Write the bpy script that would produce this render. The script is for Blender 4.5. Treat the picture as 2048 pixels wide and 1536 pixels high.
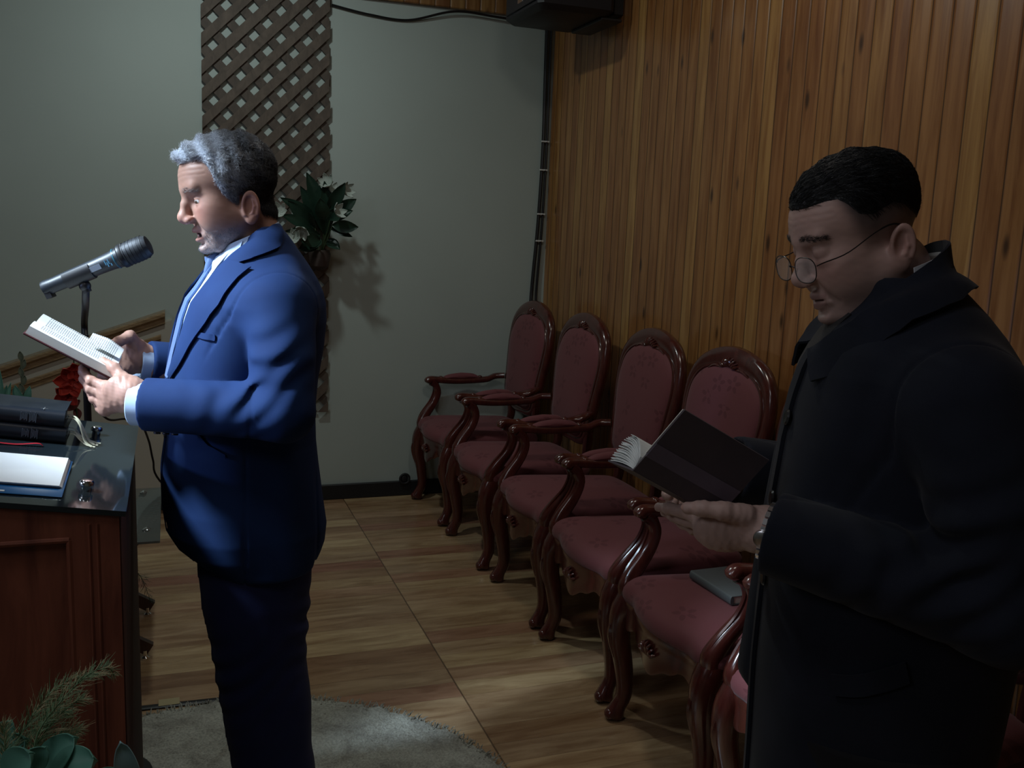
import bpy, math, random
import numpy as np
from mathutils import Vector, Matrix
random.seed(7)
rng = np.random.RandomState(5)
scene = bpy.context.scene
for o in list(bpy.data.objects):
    bpy.data.objects.remove(o)
COL = scene.collection

# ------------------------------------------------------------------ camera
EYE = 1.47
FOC = 1882.0
def cam_rot(yaw, pitch, roll):
    cy, sy, cp, sp = math.cos(yaw), math.sin(yaw), math.cos(pitch), math.sin(pitch)
    fwd = np.array([sy*cp, cy*cp, -sp]); right = np.array([cy, -sy, 0.0]); down = np.cross(fwd, right)
    cr, sr = math.cos(roll), math.sin(roll)
    return np.array([cr*right+sr*down, -sr*right+cr*down, fwd])
CR = cam_rot(math.radians(20.09), math.radians(9.47), math.radians(-2.27))
cd = bpy.data.cameras.new('camera'); cam = bpy.data.objects.new('camera', cd); COL.objects.link(cam)
cd.sensor_width = 36.0; cd.lens = FOC/2048*36.0; cd.clip_start = 0.05
mw = Matrix(((CR[0][0], -CR[1][0], -CR[2][0], 0), (CR[0][1], -CR[1][1], -CR[2][1], 0), (CR[0][2], -CR[1][2], -CR[2][2], EYE), (0, 0, 0, 1)))
cam.matrix_world = mw
scene.camera = cam

# ------------------------------------------------------------------ world, lamps, exposure
w = bpy.data.worlds.new('world'); scene.world = w; w.use_nodes = True
w.node_tree.nodes['Background'].inputs[0].default_value = (0.55, 0.62, 0.70, 1)
w.node_tree.nodes['Background'].inputs[1].default_value = 0.018
scene.view_settings.view_transform = 'Standard'; scene.view_settings.look = 'None'
scene.view_settings.exposure = 0.0; scene.view_settings.gamma = 1.0; scene.view_settings.use_curve_mapping = False

def lamp(name, kind, loc, target, power, color, size=0.2, size_y=None, spot=60, blend=0.5):
    ld = bpy.data.lights.new(name, kind); ld.energy = power; ld.color = color
    if kind == 'AREA':
        ld.size = size
        if size_y: ld.shape = 'RECTANGLE'; ld.size_y = size_y
    else:
        ld.shadow_soft_size = size
    if kind == 'SPOT': ld.spot_size = math.radians(spot); ld.spot_blend = blend
    o = bpy.data.objects.new(name, ld); COL.objects.link(o); o.location = loc
    o.rotation_euler = (Vector(target)-Vector(loc)).to_track_quat('-Z', 'Y').to_euler()
    return o
LAMPS = [
    ('podium_spot_light', 'SPOT', (-1.22, 1.92, 2.55), (-0.10, 1.98, 1.31), 540, (0.68, 0.84, 1.0), 0.16, None, 25, 0.7),
    ('hall_side_light', 'SPOT', (-2.9, 1.7, 1.75), (0.02, 2.0, 1.15), 90, (0.42, 0.55, 1.0), 0.12, None, 20, 0.7),
    ('stage_ceiling_light', 'AREA', (0.15, 3.75, 2.93), (0.35, 4.1, 0), 9.5, (0.88, 1.0, 0.98), 0.10, None, 0, 0),
    ('hall_ceiling_light', 'AREA', (-0.3, 1.0, 2.93), (0.5, 2.2, 0.0), 4.5, (0.96, 0.96, 1.0), 0.5, 0.5, 0, 0),
    ('added_rear_fill', 'AREA', (-2.2, 0.2, 2.93), (0.8, 1.4, 1.2), 12.0, (0.90, 0.92, 1.0), 1.0, 1.0, 0, 0),  # invented area fill, added to brighten the coat man's face and hand
    ('side_ceiling_light', 'AREA', (0.95, 2.35, 2.93), (1.2, 2.6, 0.0), 5.0, (1.0, 0.92, 0.80), 0.3, 0.3, 0, 0),
]
for n_, k_, l_, t_, p_, c_, s_, sy_, sp_, bl_ in LAMPS:
    lamp(n_, k_, l_, t_, p_, c_, s_, sy_, sp_, bl_)

# ------------------------------------------------------------------ helpers
def link(name, me, mt=None, parent=None):
    o = bpy.data.objects.new(name, me); COL.objects.link(o)
    if mt is not None:
        for m in (mt if isinstance(mt, (list, tuple)) else [mt]): me.materials.append(m)
    if parent: o.parent = parent
    return o
def tag(o, label=None, cat=None, group=None, kind=None):
    if label: o['label'] = label
    if cat: o['category'] = cat
    if group: o['group'] = group
    if kind: o['kind'] = kind
    return o
def empty(name, loc=(0, 0, 0), rz=0.0, **kw):
    o = bpy.data.objects.new(name, None); COL.objects.link(o); o.location = loc; o.rotation_euler = (0, 0, rz)
    o.empty_display_size = 0.1
    return tag(o, **kw)
def mesh(name, V, F, mt=None, parent=None, smooth=True, cols=None, auto=None):
    me = bpy.data.meshes.new(name)
    me.from_pydata([tuple(map(float, v)) for v in V], [], [tuple(int(i) for i in f) for f in F])
    if smooth: me.shade_smooth()
    if cols is not None:
        a = me.color_attributes.new('Col', 'FLOAT_COLOR', 'POINT')
        c4 = np.ones((len(V), 4), np.float32); c4[:, :3] = cols
        a.data.foreach_set('color', c4.ravel())
    o = link(name, me, mt, parent)
    if auto is not None:
        me.set_sharp_from_angle(angle=math.radians(auto))
    return o
class MB:
    """collects shapes into one mesh"""
    def __init__(s): s.V = []; s.F = []
    def add(s, V, F):
        n = len(s.V); s.V += [tuple(v) for v in V]; s.F += [tuple(i+n for i in f) for f in F]; return s
    def box(s, a, b, bev=0.0):
        (x0, y0, z0), (x1, y1, z1) = a, b
        if bev <= 0:
            V = [(x, y, z) for z in (z0, z1) for y in (y0, y1) for x in (x0, x1)]
            return s.add(V, [(0, 2, 3, 1), (4, 5, 7, 6), (0, 1, 5, 4), (2, 6, 7, 3), (0, 4, 6, 2), (1, 3, 7, 5)])
        # bevelled box: octagon-profile rings
        V = []; F = []
        def ring(z, ins):
            i = ins; c = bev
            return [(x0+i+c, y0+i, z), (x1-i-c, y0+i, z), (x1-i, y0+i+c, z), (x1-i, y1-i-c, z), (x1-i-c, y1-i, z), (x0+i+c, y1-i, z), (x0+i, y1-i-c, z), (x0+i, y0+i+c, z)]
        R = [ring(z0, bev), ring(z0+bev, 0), ring(z1-bev, 0), ring(z1, bev)]
        for r in R: V += r
        for k in range(3):
            for i in range(8): F.append((k*8+i, k*8+(i+1) % 8, k*8+8+(i+1) % 8, k*8+8+i))
        F.append(tuple(range(7, -1, -1))); F.append(tuple(range(24, 32)))
        return s.add(V, F)
    def obox(s, c, ax, ay, az, hx, hy, hz):
        c = np.array(c, float); ax, ay, az = [np.array(a, float)/np.linalg.norm(a) for a in (ax, ay, az)]
        V = [c+sx*hx*ax+sy*hy*ay+sz*hz*az for sz in (-1, 1) for sy in (-1, 1) for sx in (-1, 1)]
        return s.add(V, [(0, 2, 3, 1), (4, 5, 7, 6), (0, 1, 5, 4), (2, 6, 7, 3), (0, 4, 6, 2), (1, 3, 7, 5)])
    def sweep(s, pts, rad, n=10, up=(0, 0, 1), power=2.0, closed=False, cap=True, twist=0):
        """rad: scalar, or list of scalars / (ra, rb) pairs; ra along side, rb along normal"""
        P = np.array(pts, float); m = len(P)
        R = []
        for i in range(m):
            r = rad[i] if isinstance(rad, (list, tuple, np.ndarray)) and len(rad) == m and not (isinstance(rad, tuple) and len(rad) == 2 and m != 2) else rad
            R.append((r, r) if np.isscalar(r) else tuple(r))
        T = np.zeros_like(P)
        for i in range(m):
            a = P[(i-1) % m] if (closed or i > 0) else P[i]; b = P[(i+1) % m] if (closed or i < m-1) else P[i]
            T[i] = (b-a)/max(1e-9, np.linalg.norm(b-a))
        u = np.array(up, float); u = u-T[0]*(u@T[0])
        if np.linalg.norm(u) < 1e-3: u = np.array([1, 0, 0.])-T[0]*T[0][0]
        u /= np.linalg.norm(u); base = len(s.V); V = []
        for i in range(m):
            u = u-T[i]*(u@T[i]); u /= np.linalg.norm(u); v = np.cross(T[i], u)
            for k in range(n):
                a = 2*math.pi*k/n+twist; ca, sa = math.cos(a), math.sin(a)
                e = 2/power
                x = math.copysign(abs(ca)**e, ca)*R[i][0]; y = math.copysign(abs(sa)**e, sa)*R[i][1]
                V.append(P[i]+v*x+u*y)
        F = []
        for i in range(m if closed else m-1):
            j = (i+1) % m
            for k in range(n): F.append((i*n+k, i*n+(k+1) % n, j*n+(k+1) % n, j*n+k))
        if cap and not closed:
            F.append(tuple(range(n-1, -1, -1))); F.append(tuple((m-1)*n+k for k in range(n)))
        return s.add(V, F)
    def lathe(s, prof, c=(0, 0, 0), axis=(0, 0, 1), n=24):
        az = np.array(axis, float); az /= np.linalg.norm(az)
        ax = np.cross(az, [0, 0, 1.]) if abs(az[2]) < .9 else np.cross(az, [0, 1., 0]); ax /= np.linalg.norm(ax); ay = np.cross(az, ax)
        V = []; F = []; m = len(prof)
        for (r, z) in prof:
            for k in range(n):
                a = 2*math.pi*k/n; V.append(np.array(c)+az*z+(ax*math.cos(a)+ay*math.sin(a))*max(r, 1e-5))
        for i in range(m-1):
            for k in range(n): F.append((i*n+k, i*n+(k+1) % n, (i+1)*n+(k+1) % n, (i+1)*n+k))
        F.append(tuple(range(n-1, -1, -1))); F.append(tuple((m-1)*n+k for k in range(n)))
        return s.add(V, F)
    def ball(s, c, r, nu=12, nv=8, M=None):
        r = (r, r, r) if np.isscalar(r) else r
        V = []; F = []
        for j in range(nv+1):
            t = math.pi*j/nv
            for i in range(nu):
                a = 2*math.pi*i/nu; p = np.array([r[0]*math.sin(t)*math.cos(a), r[1]*math.sin(t)*math.sin(a), r[2]*math.cos(t)])
                if M is not None: p = M@p
                V.append(np.array(c)+p)
        for j in range(nv):
            for i in range(nu): F.append((j*nu+i, (j+1)*nu+i, (j+1)*nu+(i+1) % nu, j*nu+(i+1) % nu))
        return s.add(V, F)
    def sheet(s, G, th=0.0015, nrm=None):
        """G: (a,b,3) grid -> closed thin solid"""
        G = np.array(G, float); a, b = G.shape[:2]
        du = np.gradient(G, axis=0); dv = np.gradient(G, axis=1); N = np.cross(du, dv); N /= np.maximum(np.linalg.norm(N, axis=2, keepdims=True), 1e-9)
        if nrm is not None and (N.reshape(-1, 3)@np.array(nrm)).sum() < 0: N = -N
        T = G+N*th/2; B = G-N*th/2
        V = list(T.reshape(-1, 3))+list(B.reshape(-1, 3)); o = a*b; F = []
        for i in range(a-1):
            for j in range(b-1):
                q = (i*b+j, (i+1)*b+j, (i+1)*b+j+1, i*b+j+1); F.append(q); F.append(tuple(o+k for k in q[::-1]))
        rim = [(i, 0) for i in range(a)]+[(a-1, j) for j in range(1, b)]+[(i, b-1) for i in range(a-2, -1, -1)]+[(0, j) for j in range(b-2, 0, -1)]
        R = [i*b+j for i, j in rim]
        for k in range(len(R)):
            p, q = R[k], R[(k+1) % len(R)]; F.append((q, p, o+p, o+q))
        return s.add(V, F)
    def build(s, name, mt=None, parent=None, smooth=True, auto=40, cols=None):
        return mesh(name, s.V, s.F, mt, parent, smooth, cols, auto if smooth else None)
def curve_pts(P, n=24, closed=False):
    """Catmull-Rom through the points"""
    P = np.array(P, float); m = len(P); out = []
    segs = m if closed else m-1
    tot = n
    for k in range(tot+(0 if closed else 1)):
        t = k/tot*segs; i = min(int(t), segs-1); f = t-i
        p0 = P[(i-1) % m] if closed else P[max(i-1, 0)]; p1 = P[i % m]; p2 = P[(i+1) % m]; p3 = P[(i+2) % m] if closed else P[min(i+2, m-1)]
        out.append(0.5*((2*p1)+(-p0+p2)*f+(2*p0-5*p1+4*p2-p3)*f*f+(-p0+3*p1-3*p2+p3)*f**3))
    return np.array(out)

# ---- materials
def mat(name, color=(0.5, 0.5, 0.5), rough=0.6, metal=0.0, spec=0.5, coat=0.0, sheen=0.0, sss=0.0, trans=0.0, alpha=1.0, emit=None):
    m = bpy.data.materials.new(name); m.use_nodes = True; b = m.node_tree.nodes['Principled BSDF']
    b.inputs['Base Color'].default_value = (*color, 1); b.inputs['Roughness'].default_value = rough; b.inputs['Metallic'].default_value = metal
    b.inputs['Specular IOR Level'].default_value = spec; b.inputs['Coat Weight'].default_value = coat; b.inputs['Coat Roughness'].default_value = 0.15
    b.inputs['Sheen Weight'].default_value = sheen; b.inputs['Transmission Weight'].default_value = trans; b.inputs['Alpha'].default_value = alpha
    if sss: b.inputs['Subsurface Weight'].default_value = sss; b.inputs['Subsurface Radius'].default_value = (0.012, 0.005, 0.003); b.inputs['Subsurface Scale'].default_value = 1.0
    return m
def nd(m, t, **kw):
    n = m.node_tree.nodes.new(t)
    for k, v in kw.items(): setattr(n, k, v)
    return n
def ln(m, a, b): m.node_tree.links.new(a, b)
def bsdf(m): return m.node_tree.nodes['Principled BSDF']
def coords(m, scale=(1, 1, 1), rot=(0, 0, 0), loc=(0, 0, 0), kind='Object'):
    tc = nd(m, 'ShaderNodeTexCoord'); mp = nd(m, 'ShaderNodeMapping'); mp.inputs['Scale'].default_value = scale; mp.inputs['Rotation'].default_value = rot; mp.inputs['Location'].default_value = loc
    ln(m, tc.outputs[kind], mp.inputs['Vector']); return mp.outputs['Vector']
def noise(m, vec, scale=5, detail=4, rough=0.5, dist=0.0):
    n = nd(m, 'ShaderNodeTexNoise'); n.inputs['Scale'].default_value = scale; n.inputs['Detail'].default_value = detail; n.inputs['Roughness'].default_value = rough; n.inputs['Distortion'].default_value = dist
    ln(m, vec, n.inputs['Vector']); return n.outputs['Fac']
def ramp(m, fac, stops):
    r = nd(m, 'ShaderNodeValToRGB'); e = r.color_ramp.elements
    while len(e) < len(stops): e.new(0.5)
    for k, (p, c) in enumerate(stops): e[k].position = p; e[k].color = (*c, 1) if len(c) == 3 else c
    ln(m, fac, r.inputs['Fac']); return r.outputs['Color']
def bump(m, h, strength=0.3, dist=0.001):
    b = nd(m, 'ShaderNodeBump'); b.inputs['Strength'].default_value = strength; b.inputs['Distance'].default_value = dist
    ln(m, h, b.inputs['Height']); ln(m, b.outputs['Normal'], bsdf(m).inputs['Normal']); return b
def math_(m, op, a, b=None, c=None):
    n = nd(m, 'ShaderNodeMath', operation=op)
    for i, v in enumerate((a, b, c)):
        if v is None: continue
        if isinstance(v, (int, float)): n.inputs[i].default_value = v
        else: ln(m, v, n.inputs[i])
    return n.outputs[0]
def mixc(m, fac, a, b, mode='MIX'):
    n = nd(m, 'ShaderNodeMix', data_type='RGBA', blend_type=mode)
    for i, v in ((0, fac), (6, a), (7, b)):
        if isinstance(v, (int, float)): n.inputs[i].default_value = v
        elif isinstance(v, tuple): n.inputs[i].default_value = (*v, 1)
        else: ln(m, v, n.inputs[i])
    return n.outputs[2]
def sepxyz(m, v):
    n = nd(m, 'ShaderNodeSeparateXYZ'); ln(m, v, n.inputs[0]); return n.outputs

def m_fabric(name, c, c2=None, scale=900, rough=0.85, sheen=0.3, bs=0.25):
    m = mat(name, c, rough, sheen=sheen, spec=0.25); v = coords(m)
    n = noise(m, v, 14, 3); c2 = c2 or tuple(x*0.8 for x in c)
    ln(m, ramp(m, n, [(0.35, c2), (0.65, c)]), bsdf(m).inputs['Base Color'])
    f = noise(m, v, scale, 2); bump(m, f, bs, 0.0004); return m
def m_wood(name, dark, light, scale=(1, 1, 1), rough=0.3, coat=0.3, stretch=9, bs=0.1):
    m = mat(name, light, rough, coat=coat); v = coords(m, scale)
    sp = sepxyz(m, v); cb = nd(m, 'ShaderNodeCombineXYZ')
    ln(m, sp[0], cb.inputs[0]); ln(m, sp[1], cb.inputs[1]); ln(m, math_(m, 'DIVIDE', sp[2], float(stretch)), cb.inputs[2])
    n = noise(m, cb.outputs[0], 28, 6, 0.6, 0.8)
    ln(m, ramp(m, n, [(0.3, dark), (0.7, light)]), bsdf(m).inputs['Base Color']); bump(m, n, bs, 0.0006); return m
def m_vcol(name, rough=0.5, sss=0.0, bs=0.0, bscale=300, spec=0.4, sheen=0):
    m = mat(name, rough=rough, sss=sss, spec=spec, sheen=sheen)
    a = nd(m, 'ShaderNodeVertexColor', layer_name='Col'); ln(m, a.outputs['Color'], bsdf(m).inputs['Base Color'])
    if bs: bump(m, noise(m, coords(m), bscale, 3), bs, 0.0006)
    return m

# wall paint
M = {}
m = M['paint'] = mat('wall_paint', (0.42, 0.47, 0.43), 0.75); v = coords(m)
ln(m, ramp(m, noise(m, v, 1.3, 3), [(0.3, (0.39, 0.45, 0.42)), (0.7, (0.43, 0.495, 0.465))]), bsdf(m).inputs['Base Color']); bump(m, noise(m, v, 60, 4), 0.15, 0.001)
M['paint2'] = mat('panel_paint', (0.42, 0.40, 0.34), 0.7)
M['black'] = mat('black_plastic', (0.012, 0.012, 0.014), 0.45)
M['blackpaint'] = mat('black_baseboard_paint', (0.010, 0.011, 0.013), 0.5)
M['speaker'] = mat('speaker_housing', (0.010, 0.010, 0.014), 0.55)
M['cable'] = mat('cable_rubber', (0.008, 0.008, 0.009), 0.4)
M['chrome'] = mat('chrome', (0.75, 0.76, 0.78), 0.12, 1.0)
M['white'] = mat('white_plastic', (0.7, 0.7, 0.68), 0.5)
M['glassblack'] = mat('black_glass', (0.014, 0.020, 0.024), 0.07, spec=0.6)
M['ceil'] = mat('ceiling_paint', (0.5, 0.5, 0.47), 0.8)

# pine cladding : planks along Z, plank width .0765 along Y ------------------
def m_planks(name, pw, cols, axis=1, other=0, along=2, rough=0.32):
    m = mat(name, cols[0], rough, coat=0.25); v = coords(m); sp = sepxyz(m, v)
    t = math_(m, 'DIVIDE', sp[axis], pw); idx = math_(m, 'FLOOR', t); fr = math_(m, 'FRACT', t)
    wn = nd(m, 'ShaderNodeTexWhiteNoise', noise_dimensions='1D'); ln(m, idx, wn.inputs['W'])
    cb = nd(m, 'ShaderNodeCombineXYZ')
    ln(m, math_(m, 'ADD', math_(m, 'MULTIPLY', sp[axis], 1.0), math_(m, 'MULTIPLY', wn.outputs['Value'], 7.3)), cb.inputs[0])
    ln(m, math_(m, 'ADD', math_(m, 'MULTIPLY', sp[along], 0.07), math_(m, 'MULTIPLY', wn.outputs['Value'], 3.1)), cb.inputs[1])
    g = noise(m, cb.outputs[0], 34, 6, 0.6, 0.5)
    base = ramp(m, wn.outputs['Value'], [(0.0, cols[0]), (0.5, cols[1]), (0.8, cols[2]), (1.0, cols[0])])
    dark = mixc(m, 1.0, base, (0.55, 0.42, 0.32), 'MULTIPLY')
    c = mixc(m, ramp(m, g, [(0.38, (0, 0, 0)), (0.68, (1, 1, 1))]), base, dark)
    # knots
    cb2 = nd(m, 'ShaderNodeCombineXYZ'); ln(m, math_(m, 'MULTIPLY', sp[axis], 9.0), cb2.inputs[0]); ln(m, math_(m, 'MULTIPLY', sp[along], 3.2), cb2.inputs[1])
    vo = nd(m, 'ShaderNodeTexVoronoi'); vo.inputs['Scale'].default_value = 1.0; ln(m, cb2.outputs[0], vo.inputs['Vector'])
    kn = ramp(m, vo.outputs['Distance'], [(0.05, (1, 1, 1)), (0.13, (0, 0, 0))])
    c = mixc(m, math_(m, 'MULTIPLY', kn, 0.85), c, (0.035, 0.012, 0.004))
    gr = math_(m, 'MINIMUM', fr, math_(m, 'SUBTRACT', 1.0, fr))
    gm = ramp(m, gr, [(0.012, (1, 1, 1)), (0.045, (0, 0, 0))])
    c = mixc(m, math_(m, 'MULTIPLY', gm, 0.8), c, (0.03, 0.014, 0.006))
    ln(m, c, bsdf(m).inputs['Base Color'])
    hh = ramp(m, gr, [(0.0, (0, 0, 0)), (0.10, (0.8, 0.8, 0.8)), (0.5, (1, 1, 1))])
    bump(m, hh, 0.7, 0.004); return m
M['pine'] = m_planks('pine_cladding', 0.0765, [(0.42, 0.21, 0.070), (0.34, 0.15, 0.052), (0.48, 0.27, 0.090)])
M['pine_x'] = m_planks('pine_band', 0.08, [(0.30, 0.16, 0.06), (0.25, 0.12, 0.045), (0.33, 0.19, 0.07)], axis=0)

# laminate floor: strips along X, seams every 1.2 m in X, strips .105 in Y
def m_floor():
    m = mat('laminate_floor', (0.3, 0.2, 0.1), 0.22, coat=0.1); v = coords(m, rot=(0, 0, 0)); sp = sepxyz(m, v)
    bx = math_(m, 'DIVIDE', math_(m, 'SUBTRACT', sp[0], 0.845), 1.21); bi = math_(m, 'FLOOR', bx); bf = math_(m, 'FRACT', bx)
    t = math_(m, 'DIVIDE', sp[1], 0.098); ti = math_(m, 'FLOOR', t); tf = math_(m, 'FRACT', t)
    wn = nd(m, 'ShaderNodeTexWhiteNoise', noise_dimensions='2D'); cb = nd(m, 'ShaderNodeCombineXYZ'); ln(m, bi, cb.inputs[0]); ln(m, ti, cb.inputs[1]); ln(m, cb.outputs[0], wn.inputs['Vector'])
    cb2 = nd(m, 'ShaderNodeCombineXYZ'); ln(m, math_(m, 'ADD', math_(m, 'MULTIPLY', sp[0], 0.16), math_(m, 'MULTIPLY', wn.outputs['Value'], 5)), cb2.inputs[0]); ln(m, sp[1], cb2.inputs[1]); ln(m, wn.outputs['Value'], cb2.inputs[2])
    g = noise(m, cb2.outputs[0], 22, 6, 0.62, 0.6)
    base = ramp(m, wn.outputs['Value'], [(0.0, (0.42, 0.29, 0.17)), (0.3, (0.50, 0.35, 0.20)), (0.55, (0.32, 0.185, 0.10)), (0.75, (0.60, 0.45, 0.25)), (1.0, (0.33, 0.155, 0.10))])
    c = mixc(m, ramp(m, g, [(0.35, (0, 0, 0)), (0.7, (1, 1, 1))]), base, mixc(m, 1.0, base, (0.52, 0.42, 0.36), 'MULTIPLY'))
    e1 = math_(m, 'LESS_THAN', math_(m, 'MINIMUM', bf, math_(m, 'SUBTRACT', 1.0, bf)), 0.0022)
    e2 = math_(m, 'MULTIPLY', math_(m, 'LESS_THAN', math_(m, 'MINIMUM', tf, math_(m, 'SUBTRACT', 1.0, tf)), 0.012), 0.35)
    c = mixc(m, math_(m, 'MAXIMUM', math_(m, 'MULTIPLY', e1, 0.75), e2), c, (0.05, 0.025, 0.012))
    ln(m, c, bsdf(m).inputs['Base Color'])
    ln(m, ramp(m, g, [(0.2, (0.18, 0.18, 0.18)), (0.8, (0.34, 0.34, 0.34))]), bsdf(m).inputs['Roughness'])
    bump(m, g, 0.08, 0.001); return m
M['floor'] = m_floor()

# ------------------------------------------------------------------ room shell
WX = 1.95; WY = 4.88; CZ = 3.0
def struct(name, mb, mt, smooth=False):
    o = mb.build(name, mt, None, smooth); tag(o, kind='structure'); return o
struct('floor', MB().box((-3.2, -1.6, -0.06), (WX+0.1, WY+0.1, 0)), M['floor'])
struct('wall_back', MB().box((-3.2, WY, 0), (WX+0.1, WY+0.1, CZ)), M['paint'])
struct('wall_right', MB().box((WX, -1.6, 0), (WX+0.1, WY, CZ)), M['pine'])
struct('wall_left', MB().box((-3.3, -1.6, 0), (-3.2, WY+0.1, CZ)), M['paint'])
struct('wall_rear', MB().box((-3.2, -1.7, 0), (WX+0.1, -1.6, CZ)), M['paint'])
struct('ceiling', MB().box((-3.3, -1.7, CZ), (WX+0.1, WY+0.1, CZ+0.08)), M['ceil'])
struct('baseboard_back', MB().box((-3.2, WY-0.018, 0), (WX, WY, 0.082), 0.004), M['blackpaint'])
struct('trim_1', MB().box((0.765, WY-0.03, 2.555), (WX, WY, CZ-0.002), 0.004), M['pine_x'])
# raked low wall with a moulded rail on the back wall, left
def raked():
    x0, x1 = -1.6, -0.03; s = (1.005-0.743)/(0.727)
    zt = lambda x: 1.005+(x-x1)*s
    y0, y1 = WY-0.10, WY
    V = []; xs = [x0, x1+0.03]
    V = [(xs[0], y0, 0.082), (xs[1], y0, 0.082), (xs[1], y0, zt(xs[1])-0.05), (xs[0], y0, zt(xs[0])-0.05)]
    V += [(x, y1, z) for x, _, z in V]
    F = [(0, 1, 2, 3), (7, 6, 5, 4), (1, 5, 6, 2), (3, 2, 6, 7), (0, 3, 7, 4), (0, 4, 5, 1)]
    o = mesh('wall_low', V, F, M['paint2'], smooth=False); tag(o, kind='structure')
    b = MB()
    prof = [(-0.115, -0.052), (-0.115, -0.030), (-0.13, -0.018), (-0.13, -0.004), (-0.118, 0.003), (-0.0, 0.003), (0, -0.052)]
    V = []; 
    for x in (x0, x1):
        for (dy, dz) in prof: V.append((x, WY+dy, zt(x)+dz))
    n = len(prof); F = [(i, (i+1) % n, n+(i+1) % n, n+i) for i in range(n)]+[tuple(range(n-1, -1, -1)), tuple(range(n, 2*n))]
    V2 = []
    for x in (x0, x1-0.02):
        for (dy, dz) in [(-0.104, -0.145), (-0.104, -0.125), (-0.112, -0.12), (-0.112, -0.105), (-0.10, -0.10), (-0.09, -0.145)]: V2.append((x, WY+dy, zt(x)+dz))
    n2 = 6; F2 = [(i, (i+1) % n2, n2+(i+1) % n2, n2+i) for i in range(n2)]+[tuple(range(n2-1, -1, -1)), tuple(range(n2, 2*n2))]
    b.add(V, F); b.add(V2, F2)
    struct('trim_2', b, m_wood('rail_wood', (0.16, 0.10, 0.05), (0.34, 0.23, 0.12), rough=0.45, stretch=0.2))
raked()

# ------------------------------------------------------------------ lattice on the back wall
def lattice():
    m = m_wood('lattice_wood', (0.070, 0.052, 0.040), (0.125, 0.094, 0.072), rough=0.7, coat=0.0, stretch=2)
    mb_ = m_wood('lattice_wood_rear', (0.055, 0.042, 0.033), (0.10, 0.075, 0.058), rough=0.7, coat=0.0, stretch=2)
    X0, X1, Z0, Z1 = 0.155, 0.757, 0.48, 2.94; p = 0.0885; hw = 0.0218
    root = empty('lattice_panel', (0.456, WY-0.03, Z0), label='tall diagonal wooden lattice panel fixed on the grey wall', cat='lattice')
    def clip(poly, f):
        out = []
        for i in range(len(poly)):
            a, b = poly[i], poly[(i+1) % len(poly)]; fa, fb = f(a), f(b)
            if fa >= 0: out.append(a)
            if (fa >= 0) != (fb >= 0): t = fa/(fa-fb); out.append((a[0]+(b[0]-a[0])*t, a[1]+(b[1]-a[1])*t))
        return out
    cx, cz = 0.456, Z0
    for sgn, yb, nm, mt in ((1, WY-0.022, 'front_slats', m), (-1, WY-0.010, 'rear_slats', mb_)):
        b = MB()
        for k in range(-60, 60):
            # strip: line direction (1, sgn), offset
            d = np.array([1, sgn])/math.sqrt(2); nn = np.array([-sgn, 1])/math.sqrt(2)
            c0 = np.array([0.3305, 2.392])+nn*(k*p+p/2)
            ra = hw*(1+0.06*random.uniform(-1, 1))
            q = [tuple(c0-d*4-nn*ra), tuple(c0+d*4-nn*ra), tuple(c0+d*4+nn*ra), tuple(c0-d*4+nn*ra)]
            wv = 0.004*random.uniform(-1, 1)
            for f in (lambda v: v[0]-X0, lambda v: X1+wv-v[0], lambda v: v[1]-Z0, lambda v: Z1-v[1]):
                q = clip(q, f)
                if not q: break
            if len(q) < 3: continue
            n = len(q); y0 = yb-0.006+random.uniform(-.001, .001)-(WY-0.03); y1 = y0+0.007
            V = [(x-cx, y0, z-cz) for x, z in q]+[(x-cx, y1, z-cz) for x, z in q]
            b.add(V, [tuple(range(n)), tuple(range(2*n-1, n-1, -1))]+[((i+1) % n, i, n+i, n+(i+1) % n) for i in range(n)])
        b.build(nm, mt, root, smooth=False)
lattice()

# ------------------------------------------------------------------ loudspeaker high in the corner, cables
def speaker():
    r = empty('loudspeaker', (1.71, 4.175, 2.40), label='black loudspeaker cabinet hung high in the room corner', cat='speaker')
    MB().box((-0.21, -0.225, 0.0), (0.15, 0.225, 0.52), 0.022).build('cabinet', M['speaker'], r)
    g = MB().box((-0.216, -0.19, 0.035), (-0.209, 0.19, 0.49), 0.003); g.build('grille', mat('speaker_grille', (0.03, 0.03, 0.035), 0.5, 0.5), r)
    b = MB().box((0.15, -0.05, 0.2), (0.24, 0.05, 0.3)).box((0.10, -0.19, -0.014), (0.20, 0.15, 0.0), 0.003)
    b.box((0.19, -0.12, 0.03), (0.24, 0.12, 0.42), 0.004); b.build('wall_bracket', M['black'], r)
    MB().box((-0.2175, -0.03, 0.06), (-0.2155, 0.03, 0.08)).build('badge', M['chrome'], r)
speaker()
def cable(name, pts, rad, label, cat='cable', n=60, group=None, mt=None):
    P = curve_pts(pts, n); o0 = P[0].copy()
    o = MB().sweep(P-o0, rad, 8).build(name, mt or M['cable']); o.location = o0
    return tag(o, label=label, cat=cat, group=group)
cable('audio_cable', [(0.765, WY-.012, 2.505), (0.95, WY-.012, 2.480), (1.15, WY-.012, 2.475), (1.38, WY-.035, 2.537), (1.6, WY-.036, 2.535), (1.9, WY-.036, 2.52)], 0.006, 'thin black cable sagging along the top of the grey wall')
cable('corner_cable', [(1.895, WY-.012, 2.75), (1.90, WY-.012, 2.3), (1.905, WY-.012, 1.9), (1.895, WY-.012, 1.5), (1.875, WY-.012, 1.15), (1.87, WY-.02, 0.95), (1.88, WY-.012, 0.1)], 0.010, 'thick black cable running down the room corner, left one')
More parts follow.
